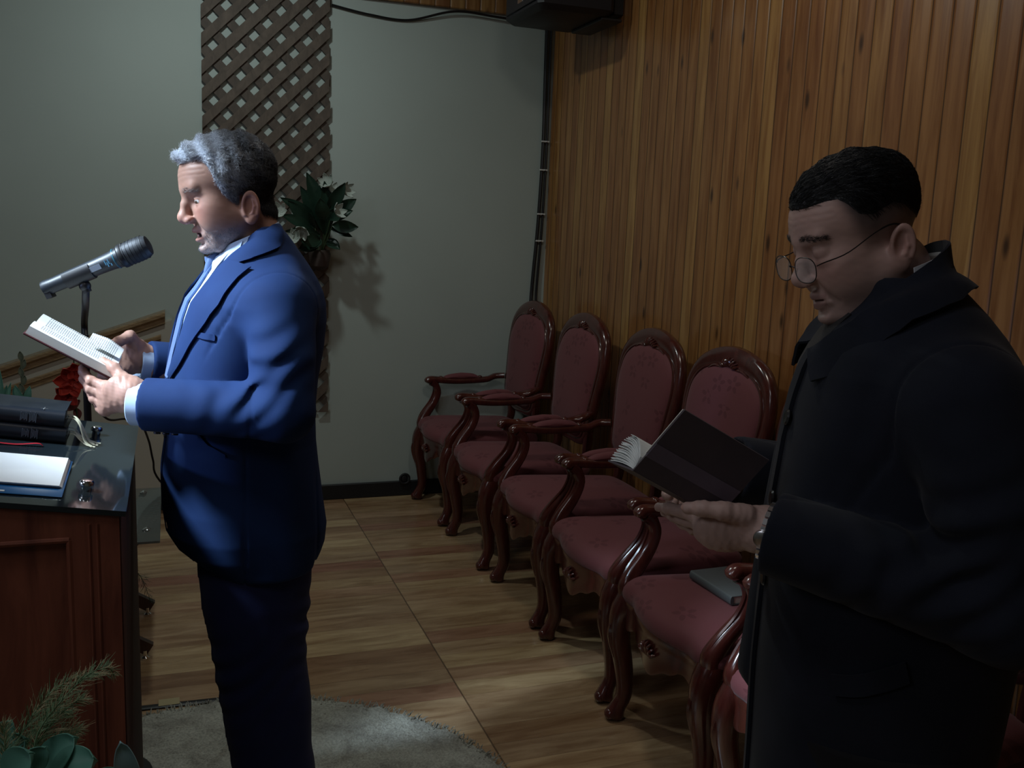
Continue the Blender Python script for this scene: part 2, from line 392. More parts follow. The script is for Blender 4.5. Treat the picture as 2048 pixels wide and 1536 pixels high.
cable('corner_cable', [(1.925, WY-.014, 2.75), (1.922, WY-.014, 2.3), (1.925, WY-.014, 1.9), (1.918, WY-.014, 1.5), (1.902, WY-.014, 1.15), (1.90, WY-.02, 0.95), (1.905, WY-.012, 0.1)], 0.007, 'thin black cable running down the room corner, right one')
for k, z in enumerate((1.93, 1.78, 1.545, 1.40)):
    o = MB().box((-0.022, -0.006, -0.004), (0.022, 0.004, 0.004), 0.001).ball((0.004, -0.007, 0), 0.004).build('cable_clip', M['white']); o.location = (1.912-0.006*k*0.5, WY-.024, z)
    tag(o, label='small cable clip with nail on the corner cables, ' + ('topmost', 'second from top', 'third from top', 'lowest')[k], cat='clip', group='cable clips in the corner')
o = MB().sweep(curve_pts([(0.026*math.cos(a), 0, 0.026*math.sin(a)) for a in np.linspace(0, 2*math.pi, 12, endpoint=False)], 32, True), 0.006, 8, closed=True, up=(0, 1, 0)).ball((0, 0.004, 0), (0.020, 0.006, 0.020)).build('cable_gland', M['black'])
o.location = (1.175, WY-.03, 0.098); tag(o, label='small round black cable outlet just above the baseboard', cat='outlet')
# a point on the vertical plane Y = const (or at height z) seen along a viewing direction: used only to read real positions off the photograph
EV = np.array([0, 0, EYE])
def at(px, py, Y):
    d = np.array([px-1024., py-768., FOC])@CR; return d*Y/d[1]+EV
def atz(px, py, z):
    d = np.array([px-1024., py-768., FOC])@CR; return d*(z-EYE)/d[2]+EV

# ------------------------------------------------------------------ rug
def rug():
    c = (0.10, 2.03); R = 0.765; nr, na = 60, 260
    V = [(0, 0, 0.018)]; F = []; r_ = np.random.RandomState(3)
    for i in range(1, nr+1):
        rr = R*i/nr
        for k in range(na):
            a = 2*math.pi*k/na; e = 1+(0.006*math.sin(a*37)+0.010*r_.uniform(-1, 1) if i > nr-3 else 0)
            z = 0.018+0.005*r_.uniform(-1, 1) if i < nr-1 else (0.012 if i == nr-1 else 0.001)
            V.append((rr*e*math.cos(a), rr*e*math.sin(a), z))
    for k in range(na): F.append((0, 1+k, 1+(k+1) % na))
    for i in range(nr-1):
        for k in range(na):
            a, b = 1+i*na, 1+(i+1)*na; F.append((a+k, b+k, b+(k+1) % na, a+(k+1) % na))
    m = mat('rug_pile', (0.42, 0.44, 0.38), 0.95, spec=0.1); v = coords(m)
    n1 = noise(m, v, 7, 5, 0.65, 0.6); n2 = noise(m, v, 160, 3)
    c1 = ramp(m, n1, [(0.30, (0.30, 0.295, 0.26)), (0.5, (0.50, 0.51, 0.45)), (0.7, (0.62, 0.64, 0.57))])
    ln(m, mixc(m, 0.5, c1, ramp(m, n2, [(0.3, (0.25, 0.25, 0.25)), (0.7, (1, 1, 1))]), 'MULTIPLY'), bsdf(m).inputs['Base Color'])
    bump(m, n2, 0.9, 0.006)
    o = mesh('round_rug', V, F, m); o.location = (c[0], c[1], 0); tag(o, label='round shaggy grey rug on the laminate floor', cat='rug')
    # fringe of loose pile so that the edge is soft
    b = MB()
    for k in range(2600):
        a = r_.uniform(0, 2*math.pi); rr = R*r_.uniform(0.93, 1.0); p = np.array([rr*math.cos(a), rr*math.sin(a), 0.010])
        q = p+np.array([math.cos(a)*r_.uniform(.004, .02)+r_.uniform(-.006, .006), math.sin(a)*r_.uniform(.004, .02)+r_.uniform(-.006, .006), r_.uniform(.002, .012)])
        b.sweep([p, (p+q)/2+[0, 0, .003], q], [0.0022, 0.0018, 0.0006], 4)
    f = b.build('rug_pile_edge', m, o)
    tag(f, kind='stuff')
rug()
o = MB().box((-0.30, -0.012, 0), (0.118, 0.012, 0.007), 0.003).build('cable_cover', M['black']); o.location = (0.0, 2.822, 0); o.rotation_euler = (0, 0, math.radians(-2.5))
tag(o, label='flat black cable strip on the floor along the rug edge', cat='cable cover')
o = MB().box((-0.03, -0.020, 0), (0.03, 0.020, 0.0012)).build('masking_tape', mat('masking_tape', (0.42, 0.36, 0.20), 0.7)); o.location = (-0.03, 2.836, 0.0075)
tag(o, label='short piece of yellowish tape over the black floor strip', cat='tape')

# ------------------------------------------------------------------ armchairs
M['mahog'] = m_wood('mahogany', (0.045, 0.009, 0.007), (0.10, 0.022, 0.016), (1, 1, 1), rough=0.22, coat=0.5, stretch=5)
def m_damask():
    m = mat('burgundy_damask', (0.25, 0.055, 0.06), 0.7, sheen=0.12, spec=0.3); v = coords(m)
    vo = nd(m, 'ShaderNodeTexVoronoi'); vo.inputs['Scale'].default_value = 8.5; vo.inputs['Randomness'].default_value = 0.65; ln(m, v, vo.inputs['Vector'])
    sub = nd(m, 'ShaderNodeVectorMath', operation='SUBTRACT'); ln(m, v, sub.inputs[0]); ln(m, vo.outputs['Position'], sub.inputs[1])
    s = sepxyz(m, sub.outputs[0]); xy = math_(m, 'ADD', s[0], s[2]); a = math_(m, 'ARCTAN2', s[1], xy)
    r = math_(m, 'SQRT', math_(m, 'ADD', math_(m, 'MULTIPLY', xy, xy), math_(m, 'MULTIPLY', s[1], s[1])))
    pet = math_(m, 'ABSOLUTE', math_(m, 'COSINE', math_(m, 'MULTIPLY', a, 2.5)))
    lim = math_(m, 'MULTIPLY', pet, 0.040)
    inside = math_(m, 'MULTIPLY', math_(m, 'LESS_THAN', r, lim), math_(m, 'GREATER_THAN', r, 0.012))
    cr_ = nd(m, 'ShaderNodeSeparateColor'); ln(m, vo.outputs['Color'], cr_.inputs[0])
    sel = math_(m, 'GREATER_THAN', cr_.outputs[0], 0.45)
    sc = noise(m, v, 45, 2, 0.5, 2.0); vines = ramp(m, sc, [(0.47, (0, 0, 0)), (0.5, (1, 1, 1)), (0.53, (0, 0, 0))])
    base = mixc(m, math_(m, 'MULTIPLY', vines, 0.15), (0.165, 0.048, 0.054), (0.120, 0.030, 0.036))
    c = mixc(m, math_(m, 'MULTIPLY', math_(m, 'MULTIPLY', inside, sel), 0.5), base, (0.085, 0.018, 0.024))
    ln(m, c, bsdf(m).inputs['Base Color']); bump(m, noise(m, v, 700, 2), 0.2, 0.0004); return m
M['damask'] = m_damask()

def chair_proto(loc, label, group):
    r = empty('armchair', loc, 0, label=label, cat='chair', group=group)
    # legs
    for s in (-1, 1):
        P = curve_pts([(0.045, s*0.262, 0.405), (0.018, s*0.268, 0.345), (0.012, s*0.270, 0.27), (0.030, s*0.264, 0.17), (0.036, s*0.262, 0.085), (0.016, s*0.266, 0.035), (0.008, s*0.268, 0.010)], 22)
        R = np.interp(np.linspace(0, 1, 23), [0, .15, .35, .6, .78, .92, 1], [.036, .038, .031, .0245, .0225, .029, .026])
        b = MB().sweep(P, list(R), 12, up=(1, 0, 0), power=2.6)
        b.sweep(curve_pts([(0.02, s*0.264, 0.35), (-0.016, s*0.268, 0.30), (-0.012, s*0.268, 0.24), (0.012, s*0.264, 0.17)], 10), [.010, .011, .012, .012, .011, .010, .009, .007, .006, .004, .002], 6)
        b.ball((-0.006, s*0.268, 0.020), (0.016, 0.024, 0.018), 10, 8)
        b.build('leg', M['mahog'], r)
    for s in (-1, 1):
        P = curve_pts([(0.50, s*0.195, 0.42), (0.505, s*0.198, 0.30), (0.535, s*0.20, 0.15), (0.590, s*0.205, 0.008)], 16)
        MB().sweep(P, list(np.linspace(.024, .017, 17)), 10, up=(1, 0, 0), power=2.8).build('leg', M['mahog'], r)
    # seat outline
    def plan(n=96, grow=0.0):
        pts = curve_pts([(-0.018, 0.0), (-0.006, 0.10), (0.012, 0.17), (0.012, 0.235), (0.035, 0.285), (0.085, 0.290), (0.25, 0.272), (0.42, 0.240), (0.500, 0.222), (0.518, 0.16), (0.522, 0.0),
                         (0.518, -0.16), (0.500, -0.222), (0.42, -0.240), (0.25, -0.272), (0.085, -0.290), (0.035, -0.285), (0.012, -0.235), (0.012, -0.17), (-0.006, -0.10)], n, True)[:n]
        return pts
    O = plan()
    cen = np.array([0.26, 0.0])
    # rail (apron): ring with scalloped lower edge
    n = len(O); V = []; F = []
    def drop(p):
        fr = max(0, 1-max(0, p[0]+0.02)/0.07); y = p[1]
        return 0.018+fr*(0.055*math.exp(-(y/0.085)**2)+0.028*math.exp(-((abs(y)-0.23)/0.04)**2)+0.012*math.cos(y*60)*math.exp(-((abs(y)-.14)/.06)**2))
    rows = [(1.0, 0.408, 0), (1.012, 0.400, 0), (1.016, 0.385, 0), (1.006, 0.372, 0), (1.0, 0.360, 0), (1.004, 0.348, 1), (0.992, 0.338, 1), (0.93, 0.345, 1), (0.93, 0.400, 0)]
    for (g, z, dn) in rows:
        for p in O:
            q = cen+(p-cen)*g; V.append((q[0], q[1], z-(drop(p) if dn else 0)))
    for j in range(len(rows)-1):
        for k in range(n): F.append((j*n+k, j*n+(k+1) % n, (j+1)*n+(k+1) % n, (j+1)*n+k))
    mesh('seat_rail', V, F, M['mahog'], r, auto=50)
    b = MB()   # carved shell in the middle of the apron
    for k in range(-3, 4):
        a = k*0.36; b.sweep(curve_pts([(-0.020, 0.006*k, 0.320), (-0.028, 0.022*math.sin(a)+0.006*k, 0.320+0.030*math.cos(a)), (-0.020, 0.034*math.sin(a)+0.006*k, 0.318+0.044*math.cos(a))], 5), [.002, .004, .0055, .005, .004, .002], 6)
    b.build('carving', M['mahog'], r)
    # seat cushion
    V = []; F = []; prof = [(1.012, 0.392), (1.030, 0.402), (1.036, 0.415), (1.025, 0.430), (0.99, 0.444), (0.93, 0.455), (0.82, 0.466), (0.65, 0.475), (0.45, 0.481), (0.25, 0.484), (0.08, 0.485)]
    for (g, z) in prof:
        for p in O:
            q = cen+(p-cen)*(1+(g-1)); V.append((q[0], q[1], z-0.02*(q[0])))
    for j in range(len(prof)-1):
        for k in range(n): F.append((j*n+k, j*n+(k+1) % n, (j+1)*n+(k+1) % n, (j+1)*n+k))
    V.append((cen[0], cen[1], 0.480)); c = len(V)-1; L = (len(prof)-1)*n
    for k in range(n): F.append((L+k, L+(k+1) % n, c))
    F.append(tuple(range(n-1, -1, -1)))
    mesh('seat', V, F, M['damask'], r)
    # arms
    for s in (-1, 1):
        P = curve_pts([(0.040, s*0.266, 0.385), (0.030, s*0.272, 0.420), (0.052, s*0.280, 0.465), (0.098, s*0.288, 0.525), (0.118, s*0.290, 0.580), (0.104, s*0.288, 0.622), (0.082, s*0.286, 0.640)], 24)
        R = np.interp(np.linspace(0, 1, 25), [0, .2, .5, .8, 1], [.030, .029, .0215, .0195, .023])
        b = MB().sweep(P, list(R), 12, up=(0, 1, 0), power=2.6)
        b.sweep(P+np.array([-0.019, s*0.006, 0.012]), [0.006]*25, 6)
        b.build('arm_post', M['mahog'], r)
        P = curve_pts([(0.058, s*0.286, 0.632), (0.072, s*0.287, 0.650), (0.12, s*0.291, 0.648), (0.20, s*0.295, 0.640), (0.30, s*0.290, 0.640), (0.40, s*0.268, 0.648), (0.475, s*0.225, 0.662), (0.525, s*0.196, 0.668)], 28)
        R = [(a, b_) for a, b_ in zip(np.interp(np.linspace(0, 1, 29), [0, .07, .2, .5, .8, 1], [.012, .026, .024, .026, .020, .018]), np.interp(np.linspace(0, 1, 29), [0, .07, .2, .5, .8, 1], [.012, .021, .019, .018, .017, .016]))]
        b = MB().sweep(P, R, 12, up=(0, 0, 1), power=2.4)
        for q in ((0.135, 0.292), (0.355, 0.283)): b.ball((q[0], s*q[1], 0.659), (0.014, 0.020, 0.010), 10, 6)
        b.build('armrest', M['mahog'], r)
        P = curve_pts([(0.145, s*0.292, 0.655), (0.19, s*0.294, 0.662), (0.25, s*0.294, 0.664), (0.31, s*0.289, 0.664), (0.345, s*0.284, 0.657)], 14)
        R = [(a, b_) for a, b_ in zip(np.interp(np.linspace(0, 1, 15), [0, .2, .5, .8, 1], [.010, .022, .026, .022, .010]), np.interp(np.linspace(0, 1, 15), [0, .2, .5, .8, 1], [.006, .014, .020, .014, .006]))]
        MB().sweep(P, R, 12, up=(0, 0, 1)).build('arm_pad', M['damask'], r)
    # back
    tilt = lambda z: 0.515+(z-0.45)*0.135
    yz = curve_pts([(0.0, 0.520), (0.10, 0.522), (0.155, 0.550), (0.172, 0.62), (0.188, 0.72), (0.203, 0.81), (0.210, 0.89), (0.196, 0.965), (0.150, 1.018), (0.075, 1.047), (0.0, 1.056),
                    (-0.075, 1.047), (-0.150, 1.018), (-0.196, 0.965), (-0.210, 0.89), (-0.203, 0.81), (-0.188, 0.72), (-0.172, 0.62), (-0.155, 0.550), (-0.10, 0.522)], 88, True)[:88]
    P = np.array([(tilt(z), y, z) for y, z in yz]); cb = np.array([tilt(0.78), 0, 0.78])
    R = []
    for y, z in yz: t = max(0, (z-0.90)/0.16); R.append((0.0205+0.022*t*t, 0.021+0.004*t))
    b = MB(); m_ = len(P); n = 12; V = []; F = []
    for i in range(m_):
        T = P[(i+1) % m_]-P[i-1]; T /= np.linalg.norm(T); N = np.array([1, 0, -0.135]); N -= T*(N@T); N /= np.linalg.norm(N); S = np.cross(T, N)
        if S@(P[i]-cb) < 0: S = -S
        for k in range(n):
            a = 2*math.pi*k/n; ca, sa = math.cos(a), math.sin(a); x = math.copysign(abs(ca)**.8, ca)*R[i][0]; y = math.copysign(abs(sa)**.8, sa)*R[i][1]
            V.append(P[i]+S*x+N*y)
    for i in range(m_):
        j = (i+1) % m_
        for k in range(n): F.append((i*n+k, i*n+(k+1) % n, j*n+(k+1) % n, j*n+k))
    b.add(V, F)
    # bead round the inside
    Pi = np.array([cb+(p-cb)*0.93 for p in P])-np.array([0.019, 0, 0]); b.sweep(Pi, 0.006, 6, closed=True, up=(1, 0, 0))
    for s in (-1, 1): b.sweep(curve_pts([(tilt(.60)+.004, s*0.165, 0.60), (tilt(.52), s*0.172, 0.52), (0.508, s*0.185, 0.45), (0.50, s*0.195, 0.40)], 10), [.020]*11, 10, up=(1, 0, 0), power=2.6)
    b.build('back_frame', M['mahog'], r)
    b = MB()   # crest carving, a small fan of leaves
    for k in range(-4, 5):
        a = k*0.30; z0 = 1.022; b.sweep(curve_pts([(tilt(z0)-0.018, 0.004*k, z0), (tilt(z0)-0.030, 0.018*math.sin(a)+0.004*k, z0+0.020*math.cos(a)), (tilt(z0)-0.018, 0.036*math.sin(a)+0.005*k, z0+0.040*math.cos(a))], 5), [.0015, .0035, .005, .0055, .004, .0015], 6)
    for s in (-1, 1): b.sweep(curve_pts([(tilt(1.02)-.022, s*.03, 1.018), (tilt(1.02)-.024, s*.07, 1.024), (tilt(1.0)-.020, s*.11, 1.003), (tilt(.99)-.018, s*.13, .985)], 10), [.003, .005, .006, .0055, .005, .005, .0045, .004, .003, .002, .001], 6)
    b.build('carving', M['mahog'], r)
    # upholstered pad front and rear
    V = []; F = []; n = len(P)
    prof = [(0.93, -0.012), (0.90, -0.024), (0.84, -0.033), (0.70, -0.040), (0.5, -0.044), (0.25, -0.046)]
    for g, dx in prof:
        for p in P: q = cb+(p-cb)*g; V.append((q[0]+dx, q[1], q[2]))
    for j in range(len(prof)-1):
        for k in range(n): F.append((j*n+k, (j+1)*n+k, (j+1)*n+(k+1) % n, j*n+(k+1) % n))
    V.append((cb[0]-0.046, 0, cb[2])); c = len(V)-1; L = (len(prof)-1)*n
    for k in range(n): F.append((L+(k+1) % n, L+k, c))
    base = len(V)
    for p in P: q = cb+(p-cb)*0.93; V.append((q[0]+0.012, q[1], q[2]))
    for k in range(n): F.append((k, base+k, base+(k+1) % n, (k+1) % n))
    F.append(tuple(base+k for k in range(n)))
    mesh('backrest', V, F, M['damask'], r)
    sm_ = lambda a_, b_, q: max(0, min(1, (q-a_)/(b_-a_)))
    for o_ in r.children:
        for vv in o_.data.vertices:
            t = sm_(.38, .50, vv.co.x)*sm_(.45, .62, vv.co.z); t = t*t*(3-2*t); vv.co.y *= .885+.265*t; vv.co.x -= .035*t
    return r
def copy_tree(o, parent=None):
    c = o.copy(); COL.objects.link(c)
    if parent: c.parent = parent
    for ch in list(o.children): copy_tree(ch, c)
    return c
CHY = [(4.545, 1.225, 'carved burgundy armchair standing in the corner, farthest of the row', 2.0), (3.925, 1.235, 'carved burgundy armchair second from the room corner', 0.5),
       (3.305, 1.25, 'carved burgundy armchair third from the corner, behind the far end of the held dark book', -0.5), (2.730, 1.25, 'carved burgundy armchair whose backrest shows behind the open dark book', 0.6),
       (2.150, 1.235, 'carved burgundy armchair with a closed grey book on its seat', -0.6), (1.568, 1.24, 'carved burgundy armchair half hidden by the man in the dark coat', 0.8)]
G = 'carved burgundy armchairs along the pine wall'
proto = chair_proto((CHY[0][1], CHY[0][0], 0), CHY[0][2], G)
proto.rotation_euler = (0, 0, math.radians(CHY[0][3]))
for (yc, xc, lab, ang) in CHY[1:]:
    c = copy_tree(proto); c.location = (xc, yc, 0); c.rotation_euler = (0, 0, math.radians(ang)); c['label'] = lab

# closed grey book on a seat
def book_simple(name, L, W, T, cov, label, loc, rot, pages=(0.75, 0.73, 0.66)):
    r = empty(name, loc, 0, label=label, cat='book'); r.rotation_euler = rot
    b = MB().box((-L/2, -W/2, 0), (L/2, W/2, 0.003), .001).box((-L/2, -W/2, T-0.003), (L/2, W/2, T), .001)
    b.sweep([(-L/2, -W/2+.002, T/2), (L/2, -W/2+.002, T/2)], [(T/2, .006), (T/2, .006)], 12, up=(0, 1, 0)); b.build('cover', cov, r)
    MB().box((-L/2+.004, -W/2+.004, 0.0031), (L/2-.004, W/2-.004, T-0.0031)).build('page_block', mat('book_pages', pages, 0.8), r, smooth=False)
    return r
M['greycover'] = mat('grey_book_cover', (0.10, 0.115, 0.12), 0.5)
p = atz(1424, 1180, 0.49); book_simple('closed_book', 0.205, 0.135, 0.026, M['greycover'], 'closed grey book lying on an armchair seat beside the coat', (p[0]+0.068, p[1]+0.012, 0.481), (0, 0, math.radians(-88)))

# ------------------------------------------------------------------ pulpit with black glass top
SL = math.radians(8.5)
PX1, PY0, PY1 = -0.083, 1.60, 2.25
def ztop(x): return 0.992+(-0.08-x)*math.tan(SL)
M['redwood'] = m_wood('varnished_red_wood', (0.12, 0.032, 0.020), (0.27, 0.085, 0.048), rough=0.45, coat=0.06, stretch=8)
def pulpit():
    r = empty('pulpit', (-0.50, 1.925, 0), label='reddish brown panelled wooden pulpit with black glass top', cat='pulpit')
    ox, oy = -0.50, 1.925
    X0 = -0.92
    def prism(b, x0, x1, y0, y1, z0, dz=0.0):   # top follows the slope
        V = [(x0, y0, z0), (x1, y0, z0), (x1, y1, z0), (x0, y1, z0)]+[(x, y, ztop(x)-0.012-dz) for x, y in ((x0, y0), (x1, y0), (x1, y1), (x0, y1))]
        V = [(x-ox, y-oy, z) for x, y, z in V]
        b.add(V, [(3, 2, 1, 0), (4, 5, 6, 7), (0, 1, 5, 4), (1, 2, 6, 5), (2, 3, 7, 6), (3, 0, 4, 7)])
    b = MB(); prism(b, X0+0.01, PX1-0.012, PY0+0.014, PY1-0.01, 0.05); b.build('carcass', M['redwood'], r, smooth=False)
    def bx(b, x0, x1, y0, y1, z0, z1, bev=0.002): b.box((x0-ox, y0-oy, z0), (x1-ox, y1-oy, z1), bev)
    b = MB(); prism(b, -0.158, PX1-0.004, PY0, PY0+0.016, 0.06); b.build('stile', M['redwood'], r, smooth=False)
    b = MB(); prism(b, X0, X0+0.075, PY0, PY0+0.016, 0.06); b.build('stile', M['redwood'], r, smooth=False)
    b = MB(); V = [(X0+.07, PY0+.002, .945), (-0.156, PY0+.002, .945), (-0.156, PY0+.002, ztop(-.156)-.014), (X0+.07, PY0+.002, ztop(X0+.07)-.014)]
    V = [(x-ox, y-oy, z) for x, y, z in V]+[(x-ox, y-oy+.014, z) for x, y, z in V]
    b.add(V, [(0, 1, 2, 3), (7, 6, 5, 4), (0, 3, 7, 4), (1, 5, 6, 2), (3, 2, 6, 7), (0, 4, 5, 1)]); b.build('rail', M['redwood'], r, smooth=False)
    b = MB(); bx(b, X0+.07, -0.156, PY0+.002, PY0+.016, .06, .15); b.build('rail', M['redwood'], r, smooth=False)
    b = MB()   # moulding round the sunk panel
    for (p0, p1) in (((-0.162, .945), (-0.84, .945)), ((-0.162, .945), (-0.162, .155)), ((-0.162, .155), (-0.84, .155)), ((-0.84, .155), (-0.84, .945))):
        b.sweep([(p0[0]-ox, PY0+.004-oy, p0[1]), (p1[0]-ox, PY0+.004-oy, p1[1])], 0.0055, 8)
    b.sweep([(-0.132-ox, PY0-oy, .06), (-0.132-ox, PY0-oy, .97)], 0.0025, 6); b.sweep([(-0.120-ox, PY0-oy, .06), (-0.120-ox, PY0-oy, .97)], 0.0025, 6)
    b.build('moulding', M['redwood'], r)
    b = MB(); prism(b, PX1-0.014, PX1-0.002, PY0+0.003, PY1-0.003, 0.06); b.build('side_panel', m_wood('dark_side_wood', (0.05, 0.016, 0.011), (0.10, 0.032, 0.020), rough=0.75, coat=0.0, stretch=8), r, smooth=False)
    b = MB(); bx(b, X0-.02, PX1+.012, PY0-.012, PY1+.01, 0.0245, 0.06, .006); b.build('plinth', M['redwood'], r)
    # glass
    ax = np.array([math.cos(SL), 0, -math.sin(SL)]); az = np.array([math.sin(SL), 0, math.cos(SL)])
    xm = (X0-0.02+(-0.076))/2; c = np.array([xm-ox, (PY0-.006+PY1+.006)/2-oy, ztop(xm)-0.0065])
    MB().obox(c, ax, (0, 1, 0), az, (-.076-(X0-.02))/2/math.cos(SL), (PY1-PY0+.012)/2, 0.0045).build('glass_top', M['glassblack'], r, smooth=False)
    for (px, py) in ((192, 866), (172, 974)):
        q = atz(px, py, 1.005); x, y = q[0], q[1]; base = np.array([x-ox, y-oy, ztop(x)-.002])
        MB().lathe([(0.0085, 0), (0.0085, 0.008), (0.0115, 0.009), (0.0115, 0.015), (0.009, 0.018), (0.001, 0.0185)], base, az, 20).build('standoff_knob', M['chrome'], r)
pulpit()
def on_top(name, x, y, rz=0, lift=0.0, **kw):
    r = empty(name, (x, y, ztop(x)-0.0010+lift), 0, **kw); r.rotation_mode = 'XYZ'
    r.rotation_euler = (Matrix.Rotation(SL, 3, 'Y')@Matrix.Rotation(rz, 3, 'Z')).to_euler(); return r
M['leather'] = m_fabric('black_leather', (0.016, 0.020, 0.027), (0.010, 0.013, 0.018), 500, 0.38, 0.0, 0.2)
M['silver'] = mat('silver_foil', (0.55, 0.56, 0.58), 0.3, 0.8)
M['paper'] = mat('paper_edge', (0.80, 0.79, 0.74), 0.8)
M['creamribbon'] = mat('cream_ribbon', (0.62, 0.58, 0.40), 0.6)
def bible(k, x, y, lift, label, rz):
    L, W, T = 0.235, 0.118, 0.0325
    r = on_top('leather_book', x, y, rz, lift, label=label, cat='book', group='black leather books stacked on the pulpit')
    b = MB().box((-L/2, -W/2+.012, 0), (L/2, W/2, 0.0022), .0008).box((-L/2, -W/2+.012, T-.0022), (L/2, W/2, T), .0008)
    # rounded spine facing the camera
    V = []; prof = []
    for a in np.linspace(-math.pi/2, math.pi/2, 13): prof.append((-W/2+.012-math.cos(a)*0.012, T/2+math.sin(a)*T/2))
    for a in np.linspace(math.pi/2, -math.pi/2, 13): prof.append((-W/2+.012-math.cos(a)*0.0095, T/2+math.sin(a)*(T/2-.002)))
    n = len(prof)
    for xx in (-L/2, L/2): V += [(xx, a, z) for a, z in prof]
    b.add(V, [(i, i+n, (i+1) % n+n, (i+1) % n) for i in range(n)]+[tuple(range(n)), tuple(range(2*n-1, n-1, -1))])
    b.sweep([(L/2, -W/2+.012, T), (L/2, W/2, T)], .0014, 6)
    b.build('cover', M['leather'], r, auto=30)
    MB().box((-L/2+.004, -W/2+.004, .0024), (L/2-.004, W/2-.004, T-.0024), .002).build('page_block', mat('dark_gilt_pages', (0.10, 0.085, 0.06), 0.4, 0.3), r)
    b = MB()
    for xx, hh in ((0.052, .020), (0.068, .016)):     # stamped title lines on the spine
        for q in range(6): b.box((L/2-xx-.010+q*.0022, -W/2-.0012, T/2-hh/2+(q*7 % 5)*.001), (L/2-xx-.0088+q*.0022, -W/2+.004, T/2+hh/2-(q*5 % 4)*.0015))
    b.build('spine_title', mat('dull_foil', (0.10, 0.12, 0.15), 0.4, 0.4), r, smooth=False)
    if k == 1:
        b = MB().box((L/2-.040, -.052, T), (L/2-.0385, -.030, T+.0006)).box((L/2-.046, -.0440, T), (L/2-.0325, -.0425, T+.0006)).ball((L/2-.0393, -.043, T), (.003, .0022, .0008), 8, 4)
        b.build('cover_emblem', M['silver'], r, smooth=False)
    for q in range(2 if k else 3):
        z0 = T*(0.35+0.2*q); y0 = -W/2+.03+q*.012
        P = curve_pts([(L/2-.012, y0, z0), (L/2+.012, y0-.004, z0+.006-.004*q), (L/2+.028, y0-.018-.006*q, z0*.4+.004), (L/2+.042+.006*q, y0-.030+.004*q, .003-lift*.75), (L/2+.056+.004*q, y0-.034+.006*q, .0022-lift*0.98)], 18)
        MB().sweep(P, [(0.0028, 0.0006)]*19, 6, up=(0, 0, 1)).build('ribbon_marker', M['creamribbon'], r)
q = atz(130, 890, 1.01)
bible(0, q[0]-0.1175, q[1]+0.064, 0.0, 'black leather book with cream ribbons, lower of the two stacked on the pulpit', 0.0)
bible(1, q[0]-0.1185, q[1]+0.063, 0.0328, 'black leather book with small silver emblem, upper of the two stacked on the pulpit', 0.0)
# red ribbon
o = MB().sweep([(x*1.0, y, z) for x, y, z in curve_pts([(-.16, .006, .0012), (-.11, -.002, .004), (-.05, .002, .001), (-.01, .009, .005), (0.0, .010, .0012)], 24)], [(0.0042, .0008)]*25, 6).build('red_ribbon', mat('red_satin', (0.42, 0.02, 0.03), 0.4))
q = atz(84, 900, 1.01); o.location = (q[0], q[1], ztop(q[0])-.0008); o.rotation_euler = (0, SL, 0); tag(o, label='narrow red ribbon lying on the black glass pulpit top', cat='ribbon')
# blue folder with white sheets
def folder():
    r = on_top('document_folder', -0.31, 1.755, math.radians(1.0), 0.0, label='blue folder open on white sheets at the pulpit edge', cat='folder')
    MB().box((-.135, -.118, 0), (.135, .118, .0022), .0008).build('folder_cover', mat('blue_folder', (0.01, 0.10, 0.26), 0.3), r)
    b = MB()
    for k in range(5): b.box((-.133, -.068-.002*k, .0022+.0012*k), (.131-.001*k, .116, .0034+.0012*k))
    b.build('paper_stack', mat('white_paper', (0.86, 0.87, 0.85), 0.7), r, smooth=False)
    MB().box((-.133, -.112, .0022), (.05, -.106, .0032)).build('clear_pocket_edge', M['paper'], r, smooth=False)
folder()

